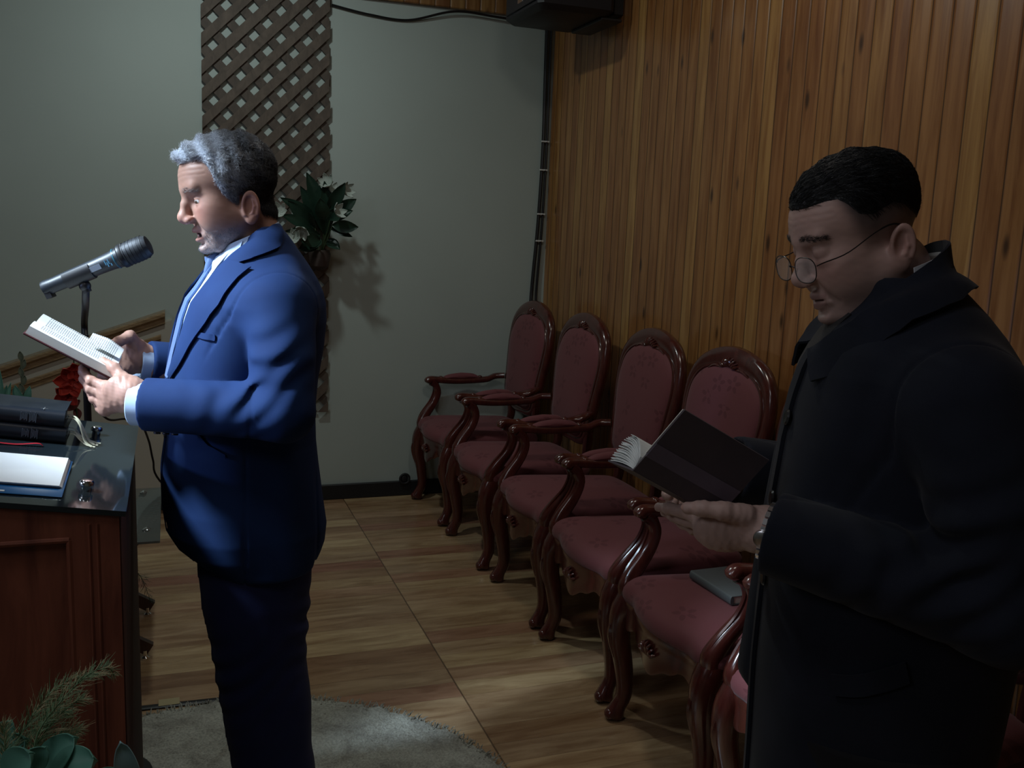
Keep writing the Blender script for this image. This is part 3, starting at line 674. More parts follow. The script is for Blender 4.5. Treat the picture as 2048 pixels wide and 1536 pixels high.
# ------------------------------------------------------------------ microphone and its stand
def microphone():
    A = at(88, 578, 2.16); B = at(300, 489, 2.11); d = B-A; L = np.linalg.norm(d); d /= L
    side = np.cross(d, [0, 0, 1.]); side /= np.linalg.norm(side); up = np.cross(side, d)
    r = empty('microphone', tuple(A), 0, label='black wireless handheld microphone clipped on the stand', cat='microphone')
    body = mat('microphone_body', (0.012, 0.016, 0.022), 0.45)
    MB().lathe([(0.004, 0.004), (0.0155, 0.0), (0.0165, 0.006), (0.0155, 0.02), (0.0165, 0.06), (0.0175, 0.12), (0.019, L-0.085), (0.0205, L-0.075), (0.0215, L-0.066)], (0, 0, 0), d, 28).build('microphone_body', body, r)
    b = MB().lathe([(0.0195, L-.077), (0.0216, L-.0755), (0.0216, L-.0735), (0.0195, L-.072)], (0, 0, 0), d, 28); b.build('blue_ring', mat('blue_ring', (0.03, 0.11, 0.15), 0.3), r)
    g = MB().lathe([(0.020, L-.068), (0.0235, L-.058), (0.0245, L-.045), (0.0250, L-.026), (0.0242, L-.012), (0.020, L-.003), (0.010, L), (0.001, L)], (0, 0, 0), d, 32)
    for k in range(7): g.sweep([np.array(d)*(L-.060+k*.008)+(side*math.cos(a)+up*math.sin(a))*(0.0240+.0008*math.sin(k*.5)) for a in np.linspace(0, 2*math.pi, 28, endpoint=False)], .0011, 5, closed=True, up=d)
    mg = mat('microphone_grille', (0.018, 0.020, 0.024), 0.5, 0.3); bump(mg, noise(mg, coords(mg), 1400, 1), 0.5, 0.0005); g.build('microphone_grille', mg, r)
    MB().lathe([(0.0205, L-.066), (0.0253, L-.063), (0.0253, L-.056), (0.0238, L-.054)], (0, 0, 0), d, 28).build('collar_ring', M['black'], r)
    vd = -np.array([A[0], A[1], 0])/np.linalg.norm(A[:2]); vd = vd-d*(vd@d); vd /= np.linalg.norm(vd); e2 = np.cross(d, vd)
    MB().obox(d*(L-.118)+vd*0.0172, d, e2, vd, 0.0125, 0.0055, 0.0014).build('display', mat('lcd_display', (0.22, 0.25, 0.30), 0.25), r, smooth=False)
    b = MB()
    for k in range(4): b.obox(d*(L-.094+k*.0035)+vd*0.0182+e2*(.003 if k % 2 else -.002), d, e2, vd, 0.0010, 0.005, 0.0008)
    b.build('side_lettering', mat('blue_print', (0.10, 0.28, 0.42), 0.4), r, smooth=False)
    MB().obox(d*0.006-e2*0+up*-0.016, d, side, up, 0.006, 0.013, 0.006).build('end_cap', M['black'], r)
    # stand
    P0 = at(176, 845, 2.42); X, Y = P0[0], P0[1]
    s = empty('microphone_stand', (X, Y, 0.0245), 0, label='black floor microphone stand behind the pulpit', cat='microphone stand')
    o3 = np.array([X, Y, 0.0245]); clipc = A+d*(L*0.33)
    zk = at(176, 690, 2.42)[2]
    MB().sweep([(0, 0, 0.02), (0, 0, zk)], 0.0085, 14, up=(1, 0, 0)).build('pole', M['black'], s)
    MB().sweep(curve_pts([(0, 0, zk-.01), (0.0, 0.0, zk+.03), clipc-o3+np.array([0.006, .05, -.07]), clipc-o3-up*.03], 24), 0.0075, 12, up=(1, 0, 0)).build('gooseneck', M['black'], s)
    MB().lathe([(0.125, 0), (0.125, 0.010), (0.115, 0.016), (0.03, 0.022), (0.014, 0.05), (0.012, 0.07)], (0, 0, 0), (0, 0, 1), 36).build('round_base', M['black'], s)
    b = MB(); cc = clipc-o3
    V = []; n = 15; Ls = .058
    G_ = []
    for t in np.linspace(-Ls/2, Ls/2, 6):
        G_.append([cc+d*t+(side*math.sin(a)-up*math.cos(a))*(0.0190) for a in np.linspace(-2.2, 2.2, n)])
    b.sheet(G_, 0.003)
    b.sweep([cc-up*.018, cc-up*.040], [.010, .008], 12, up=side); b.ball(cc-up*.026, .012, 12, 8)
    b.build('microphone_clip', M['black'], s)
microphone()

# ------------------------------------------------------------------ low glass table behind the pulpit
def glass_table():
    r = empty('glass_table', (-0.42, 3.35, 0), 0, label='low table with smoked glass top and dark crossed wooden legs', cat='table')
    mg = mat('smoked_glass', (0.10, 0.12, 0.115), 0.05, spec=1.0, alpha=0.80)
    MB().box((-.36, -.31, .443), (.372, .31, .453), .002).build('table_top', mg, r)
    for y in (-.18, .19):
        b = MB()
        for a, c in (((0.33, 0.0), (-.30, .44)), ((-.33, 0.0), (.30, .44))):
            p = np.array([a[0], y+(0.014 if a[0] > 0 else -.014), a[1]+.028]); q = np.array([c[0], p[1], c[1]-.01]); d = (q-p)/np.linalg.norm(q-p)
            b.sweep([p, q], (0.013, 0.021), 8, up=(0, 1, 0), power=6) if False else b.obox((p+q)/2, d, (0, 1, 0), np.cross(d, (0, 1, 0)), np.linalg.norm(q-p)/2, .013, .021)
        b.build('leg', m_wood('dark_leg_wood', (0.03, 0.014, 0.010), (0.07, 0.03, 0.02), rough=0.4), r, smooth=False)
        for x in (.315, -.315): MB().lathe([(.012, 0), (.013, .006), (.006, .012), (.006, .03)], (x, y, 0), (0, 0, 1), 14).build('glide', M['chrome'], r)
    for (x, y) in ((.33, -.2), (.31, .24)): MB().lathe([(.012, .453), (.013, .458), (.002, .464)], (x, y, 0), (0, 0, 1), 14).build('glass_screw', M['chrome'], r)
glass_table()
cable('hanging_cable', [at(176, 805, 2.42)+np.array([.009, 0, 0]), at(215, 838, 2.46), at(250, 838, 2.50), at(280, 846, 2.55), at(297, 880, 2.60), at(306, 920, 2.62), at(320, 962, 2.64), np.array([0.08, 2.68, 0.60]), np.array([0.20, 2.70, 0.10]), np.array([0.25, 2.72, 0.030])], 0.0028, 'thin dark cable hanging in a curve between microphone stand and blue suit')

# ------------------------------------------------------------------ plants and flowers
M['leafdark'] = m_fabric('dark_leaf', (0.020, 0.046, 0.030), (0.012, 0.030, 0.020), 60, 0.35, 0, 0.05)
M['leafgum'] = m_fabric('gum_leaf', (0.13, 0.34, 0.27), (0.09, 0.25, 0.19), 60, 0.45, 0, 0.05)
M['leafblue'] = m_fabric('blue_green_leaf', (0.34, 0.58, 0.64), (0.26, 0.46, 0.52), 60, 0.45, 0, 0.05)
M['stem'] = mat('green_stem', (0.05, 0.09, 0.04), 0.6)
M['fern'] = mat('asparagus_fern', (0.14, 0.25, 0.13), 0.6)
M['ferntip'] = mat('dry_fern_tips', (0.42, 0.38, 0.22), 0.7)
M['petalwhite'] = m_fabric('white_petal', (0.42, 0.46, 0.42), (0.34, 0.39, 0.35), 60, 0.6, 0, 0.05)
M['petalred'] = m_fabric('red_petal', (0.50, 0.055, 0.035), (0.34, 0.03, 0.025), 60, 0.5, 0, 0.05)
def leaf(b, base, tip, width, nrm=(0, -1, 0), bow=0.15, cup=0.15, n=9, m=5, shape=1.0, th=0.0012, pw=.8):
    base, tip = np.array(base, float), np.array(tip, float); d = tip-base; L = np.linalg.norm(d); d /= L
    nn = np.array(nrm, float); nn -= d*(nn@d); nn /= np.linalg.norm(nn); s = np.cross(d, nn); G_ = []
    for i in range(n):
        t = i/(n-1); wd = width/2*max(0.03, (math.sin(math.pi*min(1, t**shape*0.97+0.03)))**pw); row = []
        for j in range(m):
            u = -1+2*j/(m-1); row.append(base+d*L*t+nn*(bow*L*math.sin(math.pi*t)+cup*width*u*u)+s*wd*u)
        G_.append(row)
    b.sheet(G_, th)
def lilies():
    r = empty('lily_arrangement', (0.70, 4.80, 1.28), 0, label='white lilies and dark green leaves fixed to the wall lattice', cat='flowers'); O = np.array([0.70, 4.80, 1.28])
    MB().lathe([(0.02, 0), (0.045, .02), (0.055, .08), (0.05, .10)], (0, -.02, -.06), (0, 0, 1), 20).build('wall_holder', mat('brown_holder', (0.05, 0.035, 0.03), 0.6), r)
    C = (640, 470)
    L = [((655, 475), (612, 345), .085, 4.70), ((650, 470), (648, 362), .07, 4.66), ((665, 430), (713, 398), .055, 4.64), ((660, 440), (706, 422), .05, 4.62), ((665, 450), (717, 454), .055, 4.60),
         ((660, 455), (705, 474), .03, 4.66), ((640, 480), (596, 500), .06, 4.64), ((630, 455), (575, 400), .06, 4.72), ((625, 460), (562, 430), .05, 4.70), ((640, 478), (620, 500), .05, 4.62), ((640, 460), (600, 372), .06, 4.76),
         ((655, 420), (690, 365), .055, 4.62), ((635, 440), (560, 395), .05, 4.74), ((640, 470), (570, 462), .05, 4.66), ((650, 480), (680, 500), .05, 4.70), ((640, 480), (600, 482), .06, 4.60), ((648, 440), (640, 395), .06, 4.60)]
    for k, (a, t, wd, Y) in enumerate(L):
        b = MB(); leaf(b, at(*a, Y+.05)-O, at(*t, Y)-O, wd*1.15, (random.uniform(-.3, .3), -1, random.uniform(-.2, .5)), 0.10, 0.10); b.build('leaf', M['leafdark'], r)
    Fs = [((665, 385), (678, 362), 4.68), ((672, 425), (690, 416), 4.60), ((605, 460), (598, 472), 4.60), ((560, 425), (556, 418), 4.62), ((655, 368), (646, 355), 4.66), ((690, 382), (702, 378), 4.68), ((590, 478), (582, 470), 4.6)]
    for k, (a, t, Y) in enumerate(Fs):
        b = MB(); c = at(*a, Y)-O; f = at(*t, Y-.02)-O; ax = (f-c)/np.linalg.norm(f-c)+np.array([0, -.6, 0]); ax /= np.linalg.norm(ax); s1 = np.cross(ax, (0, 0, 1)); s1 /= np.linalg.norm(s1); s2 = np.cross(ax, s1)
        for q in range(6):
            an = q*math.pi/3+k; rd = s1*math.cos(an)+s2*math.sin(an); leaf(b, c, c+ax*.036+rd*.042, .030, ax-rd*.5, -.12, .15, 7, 5)
        b.build('flower', M['petalwhite'], r)
    b = MB()
    for (a, t, wd, Y) in L[:12]: b.sweep(curve_pts([(0, -.02, 0.0), (at(*a, Y+.05)-O)*.6+np.array([0, -.02, 0]), at(*a, Y+.05)-O], 8), .0025, 6)
    b.build('stems', M['stem'], r)
lilies()

def frond(b, bt, P, n=70, ln_=0.03, spread=1.0, droop=0.0):
    P = curve_pts(P, n); b.sweep(P, list(np.linspace(.0014, .0004, n+1)), 5)
    for i in range(4, n+1):
        T = P[min(i+1, n)]-P[i-1]; T /= np.linalg.norm(T); t = i/n
        for s in range(2):
            v = rng.normal(size=3); v -= T*(v@T); v /= np.linalg.norm(v); l = ln_*(0.35+math.sin(math.pi*min(1, t*.9+.1))*0.8)*rng.uniform(.6, 1.1)
            q = P[i]+(v*spread+T*0.9)*l*.7+np.array([0, 0, -droop*l]); tgt = bt if rng.rand() < 0.22+0.4*t*t else b
            tgt.sweep([P[i], (P[i]+q)/2+T*l*.08, q], [.00045, .0004, .00015], 3, cap=False)
            if rng.rand() < .7:
                e = q+(T+rng.normal(size=3)*.6)*l*.35; tgt.sweep([(P[i]+q)/2, e], [.0004, .00015], 3, cap=False)
def front_plants():
    r = empty('flower_arrangement', (-0.24, 1.19, 0), 0, label='asparagus fern and broad round leaves on a pedestal before the pulpit', cat='plant'); O = np.array([-0.24, 1.19, 0.])
    MB().lathe([(.11, 0), (.11, .03), (.05, .06), (.04, .35), (.05, .5), (.10, .56), (.11, .68), (.105, .70), (.09, .69)], (0, 0, 0), (0, 0, 1), 28).build('pedestal_vase', mat('dark_vase', (0.03, 0.03, 0.035), 0.3), r)
    y = 1.22
    F_ = [[(62, 1560), (75, 1470), (120, 1405), (175, 1350), (215, 1336), (228, 1350)], [(50, 1560), (75, 1490), (110, 1440), (150, 1405), (168, 1398)], [(40, 1560), (90, 1500), (130, 1465), (160, 1462)],
          [(20, 1580), (28, 1500), (60, 1440), (100, 1388), (150, 1352)], [(60, 1560), (70, 1500), (90, 1450), (120, 1425), (140, 1424)], [(0, 1580), (10, 1500), (5, 1450)], [(70, 1570), (90, 1510), (115, 1490), (150, 1470)],
          [(30, 1560), (50, 1500), (62, 1470), (90, 1430), (135, 1378), (180, 1348), (212, 1350)]]
    for k, pp in enumerate(F_):
        b, bt = MB(), MB(); yy_ = y+0.03*((k*7) % 5-2)/2
        frond(b, bt, [at(px, py, yy_+.012*i)-O for i, (px, py) in enumerate(pp)], 80, 0.024 if k else .020)
        f = b.build('fern_frond', M['fern'], r); bt.build('dry_tips', M['ferntip'], f)
    LV = [((85, 1560), (158, 1475), .050, M['leafgum'], 1.20, (-.3, -.6, .8)), ((105, 1570), (196, 1522), .060, M['leafgum'], 1.17, (0, -.5, .9)), ((0, 1530), (58, 1478), .045, M['leafgum'], 1.22, (0, -.6, .8)),
          ((20, 1560), (70, 1506), .05, M['leafgum'], 1.16, (0, -.6, .8)), ((262, 1600), (240, 1482), .034, M['leafblue'], 1.30, (.2, -1, .1)), ((0, 1475), (25, 1440), .03, M['leafgum'], 1.25, (0, -1, .3)), ((200, 1600), (250, 1545), .05, M['leafgum'], 1.22, (0, -.6, .9)),
          ((60, 1530), (95, 1492), .03, M['leafgum'], 1.18, (.2, -.8, .5))]
    for a, t, wd, mt, Y, nr in LV:
        b = MB(); leaf(b, at(*a, Y+.01)-O, at(*t, Y)-O, wd, nr, 0.10, 0.16, 18, 9, 0.95, pw=.5); b.sweep(curve_pts([(0, -.01, .66), (at(*a, Y+.01)-O)*.8+np.array([0, 0, .1]), at(*a, Y+.01)-O], 8), .0016, 6); b.build('leaf', mt, r)
front_plants()
def back_flowers():
    X, Y = -0.36, 3.30; O = np.array([X, Y, 0.453])
    r = empty('gladiolus_arrangement', tuple(O), 0, label='vase of red and green gladiolus stems behind the pulpit', cat='flowers')
    MB().lathe([(.05, 0), (.055, .02), (.04, .12), (.045, .20), (.055, .22), (.045, .215)], (0, 0, 0), (0, 0, 1), 24).build('vase', mat('grey_vase', (0.08, 0.09, 0.09), 0.3), r)
    Yf = 3.22
    def P(px, py, dy=0): return at(px, py, Yf+dy)-O
    top = np.array([0, 0, .20])
    b = MB(); b.sweep(curve_pts([top, P(152, 850), P(148, 780), P(148, 735), P(146, 700)], 16), list(np.linspace(.004, .002, 17)), 6); b.build('flower_stem', M['stem'], r)
    for c, sc in (((143, 762), 1.0), ((135, 790), .8), ((152, 742), .6)):
        b = MB(); cc = P(*c, -.02)
        for q in range(6):
            an = q*math.pi/3+sc*3; rd = np.array([math.cos(an), -.35, math.sin(an)]); leaf(b, cc, cc+rd*.052*sc+np.array([0, -.015, 0]), .038*sc, (-rd[0]*.4, -1, -rd[2]*.4), -.10, .2, 8, 5)
        b.build('red_flower', M['petalred'], r)
    b = MB(); leaf(b, P(160, 800), P(128, 820), .03, (0, -1, 0)); leaf(b, P(150, 815), P(158, 838), .025, (.3, -1, 0)); leaf(b, P(145, 800), P(122, 790), .02, (0, -1, .3)); b.build('withered_petals', mat('withered_petal', (0.16, 0.045, 0.04), 0.6), r)
    b = MB(); b.sweep(curve_pts([top+[.01, 0, 0], P(55, 850), P(50, 800), P(43, 760), P(42, 712)], 16), list(np.linspace(.004, .002, 17)), 6)
    for k in range(6): leaf(b, P(44+k, 722+k*16), P(40+(k % 2)*10, 702+k*16), .016, (0, -1, 0), .1, .3)
    b.build('bud_spike', mat('pale_bud', (0.16, 0.20, 0.14), 0.6), r)
    b = MB()
    for a, t in (((40, 800), (28, 775)), ((52, 810), (60, 772)), ((50, 815), (30, 770)), ((0, 860), (22, 765)), ((10, 850), (0, 740)), ((4, 840), (14, 770))): leaf(b, P(*a), P(*t), .022, (0, -1, 0))
    b.build('small_leaves', M['leafgum'], r)
    b = MB(); bt = b; frond(b, bt, [top, np.array([.12, -.25, .25]), at(262, 1120, 2.98)-O, at(285, 1160, 2.97)-O, at(302, 1205, 2.97)-O], 60, .035)
    frond(b, bt, [top, np.array([.10, -.25, .20]), at(250, 1130, 3.0)-O, at(262, 1175, 3.0)-O], 50, .03)
    f = b.build('fern_frond', M['leafdark'], r)
back_flowers()
# ------------------------------------------------------------------ distance-field modelling for bodies, hair and clothes
f32 = np.float32
def V3(*a): return np.array(a, f32)
def s_ell(P, c, r, R=None):
    q = P-V3(*c)
    if R is not None: q = q@np.array(R, f32)
    r = V3(*r); k0 = np.sqrt(((q/r)**2).sum(1)); k1 = np.sqrt(((q/(r*r))**2).sum(1)); return k0*(k0-1)/np.maximum(k1, 1e-6)
def s_sph(P, c, r): q = P-V3(*c); return np.sqrt((q*q).sum(1))-f32(r)
def s_cap(P, a, b, ra, rb=None):
    rb = ra if rb is None else rb
    a = V3(*a); b = V3(*b); ba = b-a; pa = P-a; h = np.clip(pa@ba/max(float(ba@ba), 1e-9), 0, 1); q = pa-h[:, None]*ba
    return np.sqrt((q*q).sum(1))-(ra+(rb-ra)*h)
def s_chain(P, pts, rad, k=0.0):
    d = None
    for i in range(len(pts)-1):
        e = s_cap(P, pts[i], pts[i+1], rad[i], rad[i+1]); d = e if d is None else (np.minimum(d, e) if k <= 0 else smin(d, e, k))
    return d
def smin(a, b, k):
    h = np.clip(0.5+0.5*(b-a)/k, 0, 1); return b+(a-b)*h-k*h*(1-h)
def smax(a, b, k): return -smin(-a, -b, k)
def rotm(ax, deg):
    return np.array(Matrix.Rotation(math.radians(deg), 3, ax), f32)
def s_loft(P, zs, xf, xb, ry, cy=None, pw=2.2, kz=0.012):
    """body of horizontal super-elliptic sections; xf / xb = front and rear x, ry = half width"""
    z = P[:, 2]; a = np.interp(z, zs, xf); b = np.interp(z, zs, xb); r = np.interp(z, zs, ry); c = np.interp(z, zs, cy) if cy is not None else 0
    cx = (a+b)/2; rx = (a-b)/2; q = (np.abs((P[:, 0]-cx)/rx)**pw+np.abs((P[:, 1]-c)/r)**pw)**(1/pw)
    d = (q-1)*np.minimum(rx, r); return smax(d, np.maximum(zs[0]-z, z-zs[-1]), kz)
_ph = np.random.RandomState(11)
_W = _ph.normal(size=(40, 3)).astype(f32); _W /= np.linalg.norm(_W, axis=1, keepdims=True); _O = _ph.uniform(0, 6.28, 40).astype(f32)
def wob(P, fr, n=6, s=0):
    d = 0
    for i in range(n): d = d+np.sin(P@(_W[(i+s) % 40]*fr*(1+0.35*i))+_O[(i+s) % 40])/(1+0.5*i)
    return d/2.0
def smooth01(a, b, x): t = np.clip((x-a)/(b-a), 0, 1); return t*t*(3-2*t)
def fold(P, c, d, wave, amp, rad, ph=0.0):
    """soft cloth creases round the point c, ridges run across direction d"""
    q = P-V3(*c); d = np.array(d, f32)/np.linalg.norm(d); w_ = np.exp(-(q*q).sum(1)/(rad*rad))
    s = q@d+0.35*wave*np.sin((q@np.roll(d, 1))*2.2/wave*0.6)
    return amp*w_*np.sin(s*6.283/wave+ph)
def surfnet(fn, lo, hi, h):
    lo = np.array(lo, f32); n = (np.ceil((np.array(hi)-lo)/h)+1).astype(int); B = 8
    nb = -(-n//B); full = nb*B
    D = np.ones(full, f32)
    bi = np.stack(np.meshgrid(*[np.arange(k) for k in nb], indexing='ij'), -1).reshape(-1, 3)
    cen = (lo+(bi*B+(B-1)/2)*h).astype(f32); dc = fn(cen); act = np.abs(dc) < h*B*0.5*1.7321*1.6+0.006
    for b in bi[(~act) & (dc < 0)]: D[b[0]*B:(b[0]+1)*B, b[1]*B:(b[1]+1)*B, b[2]*B:(b[2]+1)*B] = -1
    off = np.stack(np.meshgrid(*[np.arange(B)]*3, indexing='ij'), -1).reshape(-1, 3); A = bi[act]
    for s in range(0, len(A), 400):
        a = A[s:s+400]; I = (a[:, None, :]*B+off[None]).reshape(-1, 3); D[I[:, 0], I[:, 1], I[:, 2]] = fn((lo+I*h).astype(f32))
    N = D < 0; m = np.array(D.shape)-1
    cnt = sum(N[i:i+m[0], j:j+m[1], k:k+m[2]].astype(np.int8) for i in (0, 1) for j in (0, 1) for k in (0, 1))
    C = np.argwhere((cnt > 0) & (cnt < 8)); ids = -np.ones(m, np.int32); ids[C[:, 0], C[:, 1], C[:, 2]] = np.arange(len(C))
    acc = np.zeros((len(C), 3)); num = np.zeros(len(C)); co = [(i, j, k) for i in (0, 1) for j in (0, 1) for k in (0, 1)]
    for a in co:
        for ax in range(3):
            if a[ax]: continue
            b = list(a); b[ax] = 1; va = D[C[:, 0]+a[0], C[:, 1]+a[1], C[:, 2]+a[2]]; vb = D[C[:, 0]+b[0], C[:, 1]+b[1], C[:, 2]+b[2]]
            x = (va < 0) != (vb < 0); t = np.where(x, va/np.where(x, va-vb, 1), 0); p = np.tile(np.array(a, float), (len(C), 1)); p[:, ax] = t
            acc += p*x[:, None]; num += x
    V = lo+(C+acc/num[:, None])*h
    F = []
    for ax in range(3):
        u, v = (ax+1) % 3, (ax+2) % 3; sl0 = [slice(None)]*3; sl1 = [slice(None)]*3; sl0[ax] = slice(0, -1); sl1[ax] = slice(1, None)
        E_ = np.argwhere(N[tuple(sl0)] != N[tuple(sl1)]); E_ = E_[(E_[:, u] > 0) & (E_[:, v] > 0) & (E_[:, u] < m[u]) & (E_[:, v] < m[v])]
        ins = N[E_[:, 0], E_[:, 1], E_[:, 2]]; q = []
        for du, dv in ((-1, -1), (0, -1), (0, 0), (-1, 0)):
            e = E_.copy(); e[:, u] += du; e[:, v] += dv; q.append(ids[e[:, 0], e[:, 1], e[:, 2]])
        Q = np.stack(q, 1); Q[~ins] = Q[~ins][:, ::-1]; F.append(Q)
    F = np.concatenate(F); F = F[(F >= 0).all(1)]; return V.astype(float), F
def fastmesh(name, V, F, mt, parent, cols=None):
    me = bpy.data.meshes.new(name); me.vertices.add(len(V)); me.vertices.foreach_set('co', np.asarray(V, f32).ravel())
    me.loops.add(len(F)*4); me.polygons.add(len(F)); me.polygons.foreach_set('loop_start', np.arange(0, len(F)*4, 4, dtype=np.int32)); me.loops.foreach_set('vertex_index', np.asarray(F, np.int32).ravel())
    me.update(calc_edges=True); me.validate(); me.shade_smooth()
    if cols is not None:
        a = me.color_attributes.new('Col', 'FLOAT_COLOR', 'POINT'); c4 = np.ones((len(V), 4), f32); c4[:, :3] = cols; a.data.foreach_set('color', c4.ravel())
    return link(name, me, mt, parent)
def grad(fn, P, e=0.001):
    g = np.stack([fn((P+np.eye(3)[i]*e).astype(f32))-fn((P-np.eye(3)[i]*e).astype(f32)) for i in range(3)], 1)/(2*e); return g
def snap(P, fn, off=0.0, it=8):
    P = np.array(P, float).reshape(-1, 3)
    for _ in range(it):
        d = fn(P.astype(f32))-off; g = grad(fn, P); P = P-np.clip(d, -.02, .02)[:, None]*g/np.maximum((g*g).sum(1), .3)[:, None]
    return P
def patch(name, fn, A, B, off, th, mt, parent, n=28, m=7, lift=None, mb=None):
    """cloth panel between the edges A and B laid on the surface of fn"""
    A = curve_pts(A, n); B = curve_pts(B, n); G_ = np.array([[a+(b-a)*t for t in np.linspace(0, 1, m)] for a, b in zip(A, B)])
    S = snap(G_.reshape(-1, 3), fn, off).reshape(G_.shape)
    if lift is not None:
        g = grad(fn, S.reshape(-1, 3)).reshape(S.shape); S = S+g*np.array(lift(np.linspace(0, 1, n+1)[:, None], np.linspace(0, 1, m)[None]))[..., None]
    b = mb or MB(); b.sheet(S, th)
    return b if mb is not None else b.build(name, mt, parent, auto=60)

# ---- head: u forward, v to the left, w up; origin mid-head at eye level
def head_fn(o):
    sw = o.get('fat', 0.0)
    def fn(P, ears=True):
        P = P*V3(1, 1, 1); Q = P.copy(); Q[:, 1] = np.abs(Q[:, 1])
        d = s_ell(P, (-.012, 0, o.get('cw', .026)), (.090, .075, .078))
        d = smin(d, s_ell(P, (.030, 0, .028), (.062, .060, .060)), .02)
        d = smin(d, s_ell(P, (.026, 0, -.034), (.062, .057+sw*.6, .074)), .02)
        d = smin(d, s_cap(Q, (-.012, .052+sw, -.055), (.060, .022, -.105), .018+sw, .016), .022)
        d = smin(d, s_ell(P, (.052, 0, -.092), (.034, .032, .026)), .015)
        d = smin(d, s_ell(P, (.082, 0, -.106), (.014, .017, .013)), .014)
        d = smin(d, s_ell(Q, (.050, .040, -.032), (.026, .020, .022)), .026)
        d = smin(d, s_ell(Q, (.054, .028, -.060), (.028, .022, .028)), .022)
        d = smin(d, s_cap(Q, (.083, .0, .014), (.074, .036, .019), .0125, .010), .012)
        # eye socket and lids
        d = smax(d, -s_ell(Q, (.094+o.get('eu', 0), .031, -.003+o.get('ez', 0)), (.016, .017, .011)), .010)
        ez = o.get('ez', 0.0); eu_ = o.get('eu', 0.0)
        ey = s_sph(Q, (.0705+eu_, .0315, -.0025+ez), .0140)
        lo_ = o.get('lid', .003)
        lid = smax(s_sph(Q, (.0705+eu_, .0315, -.0025+ez), .0155), -(P[:, 2]-ez-lo_), .0015)
        lid2 = smax(s_sph(Q, (.0705+eu_, .0315, -.0035+ez), .0148), (P[:, 2]-ez+.0075), .0015)
        d = smin(d, ey, .002)*1.0
        d = smin(d, lid, .003); d = smin(d, lid2, .003)
        d = smin(d, s_ell(Q, (.071+eu_, .034, -.017+ez), (.013, .015, .007)), .007)      # bag
        # nose
        d = smin(d, s_chain(P, [(.083, 0, .006), (.094, 0, -.012), (.104, 0, -.033)], [.0075, .0085, .0105], .006), .010)
        d = smin(d, s_sph(P, (.1062, 0, -.0368), .0114), .008)
        d = smin(d, s_ell(Q, (.0985, .0125, -.0435), (.0110, .0078, .0078)), .006)
        d = smin(d, s_cap(P, (.092, 0, -.045), (.103, 0, -.045), .008, .006), .006)
        d = smax(d, -s_ell(Q, (.1015, .0085, -.0525), (.006, .0038, .006)), .003)
        # mouth
        op = o.get('open', .004); mz = o.get('mz', 0.0); P0_ = P; P = P-V3(0, 0, mz); Q = Q-V3(0, 0, mz)
        d = smin(d, s_cap(Q, (.0905, 0, -.069), (.079, .023, -.0765), .0080, .004), .009)
        d = smin(d, s_cap(Q, (.0890, 0, -.0845-op*.6), (.077, .022, -.0785-op*.4), .0082, .004), .009)
        d = smax(d, -s_ell(Q, (.094, .0, -.0765-op*.35), (.022, .021, op)), .003)
        d = smax(d, -s_cap(Q, (.093, .016, -.050), (.078, .036, -.082), .0028, .0028), .010)
        d = smax(d, -s_cap(Q, (.092, 0, -.098), (.088, .012, -.098), .003, .002), .010)
        P = P0_; Q = Q+V3(0, 0, mz)
        d = smin(d, s_ell(Q, (.022, .034, -.058), (.042, .031, .036)), .020)
        # brow furrows
        for w0 in (.040, .049, .058): d = d+0.0006*np.exp(-((P[:, 2]-w0-.003*np.sin(Q[:, 1]*60))/.0016)**2)*(P[:, 0] > .05)*o.get('furrow', 1.0)
        # neck
        nk = o['neck']; d = smin(d, s_cap(P, nk[0], nk[1], nk[2], nk[3]), .022)
        if sw: d = smin(d, s_ell(P, (.030, 0, -.108), (.045, .045, .030)), .02)
        if ears:
            eu, ew = o.get('ear', (-.012, -.016)); e = Q-V3(eu, o.get('earv', .0755), ew); R_ = rotm('Z', -20)@rotm('Y', o.get('eart', -8)); e = e@R_.T if False else e@np.array(R_, f32)
            shell = s_ell(e, (0, .002, 0), (.0185, .0065, .0325)); shell = smax(shell, -s_ell(e, (.002, .009, .004), (.0125, .0075, .0225)), .003)
            rr = np.sqrt((e[:, 0]/1.0)**2+((e[:, 2]-.003)/1.75)**2); hel = np.sqrt((rr-.0150)**2+(e[:, 1]-.005)**2)-.0030; hel = np.maximum(hel, -(e[:, 2]+.016))
            ant = s_chain(e, [(-.004, .004, .016), (-.0065, .0055, .002), (-.003, .0055, -.010), (.004, .004, -.014)], [.0018, .0026, .0028, .002], .003)
            shell = smin(shell, hel, .003); shell = smin(shell, ant, .003); shell = smin(shell, s_ell(e, (.001, .003, -.026), (.0095, .0045, .0085)), .004)
            shell = smin(shell, s_ell(e, (.0125, .001, -.006), (.004, .004, .006)), .004)
            d = smin(d, shell, .005)
        return d
    return fn
def hair_line(u, o): return np.interp(u, o['hu'], o['hw'])
def hair_fn(o, hf):
    def fn(P):
        d = hf(P, False); w = P[:, 2]; m = w-hair_line(P[:, 0], o)
        fade = smooth01(-.002, o.get('fadew', .03), m); top = smooth01(-.02, .09, w)
        t = (o['t0']+(o['t1']-o['t0'])*top)*fade
        if 'quiff' in o: t = t+o['quiff']*np.exp(-((P[:, 0]-.075)/.032)**2-((w-.085)/.035)**2-(P[:, 1]/.055)**2)
        n = wob(P*V3(.55, 1.3, 1.3), o['nf'], 6)*o['na']*(0.3+top)
        return smax(d-t-n*fade, -(m)*1.0, .006)+(1-fade)*0.0006
    return fn
def to_world(C, R, P): return np.array(C)+P@np.array(R).T
def head_build(name_prefix, root, C, R, o, skin, hairm, colf, haircol):
    """returns the head distance function in the person's frame"""
    hf = head_fn(o); C_ = V3(*C); R_ = np.array(R, f32)
    return hf, (lambda P: hf(((P-C_)@R_)))
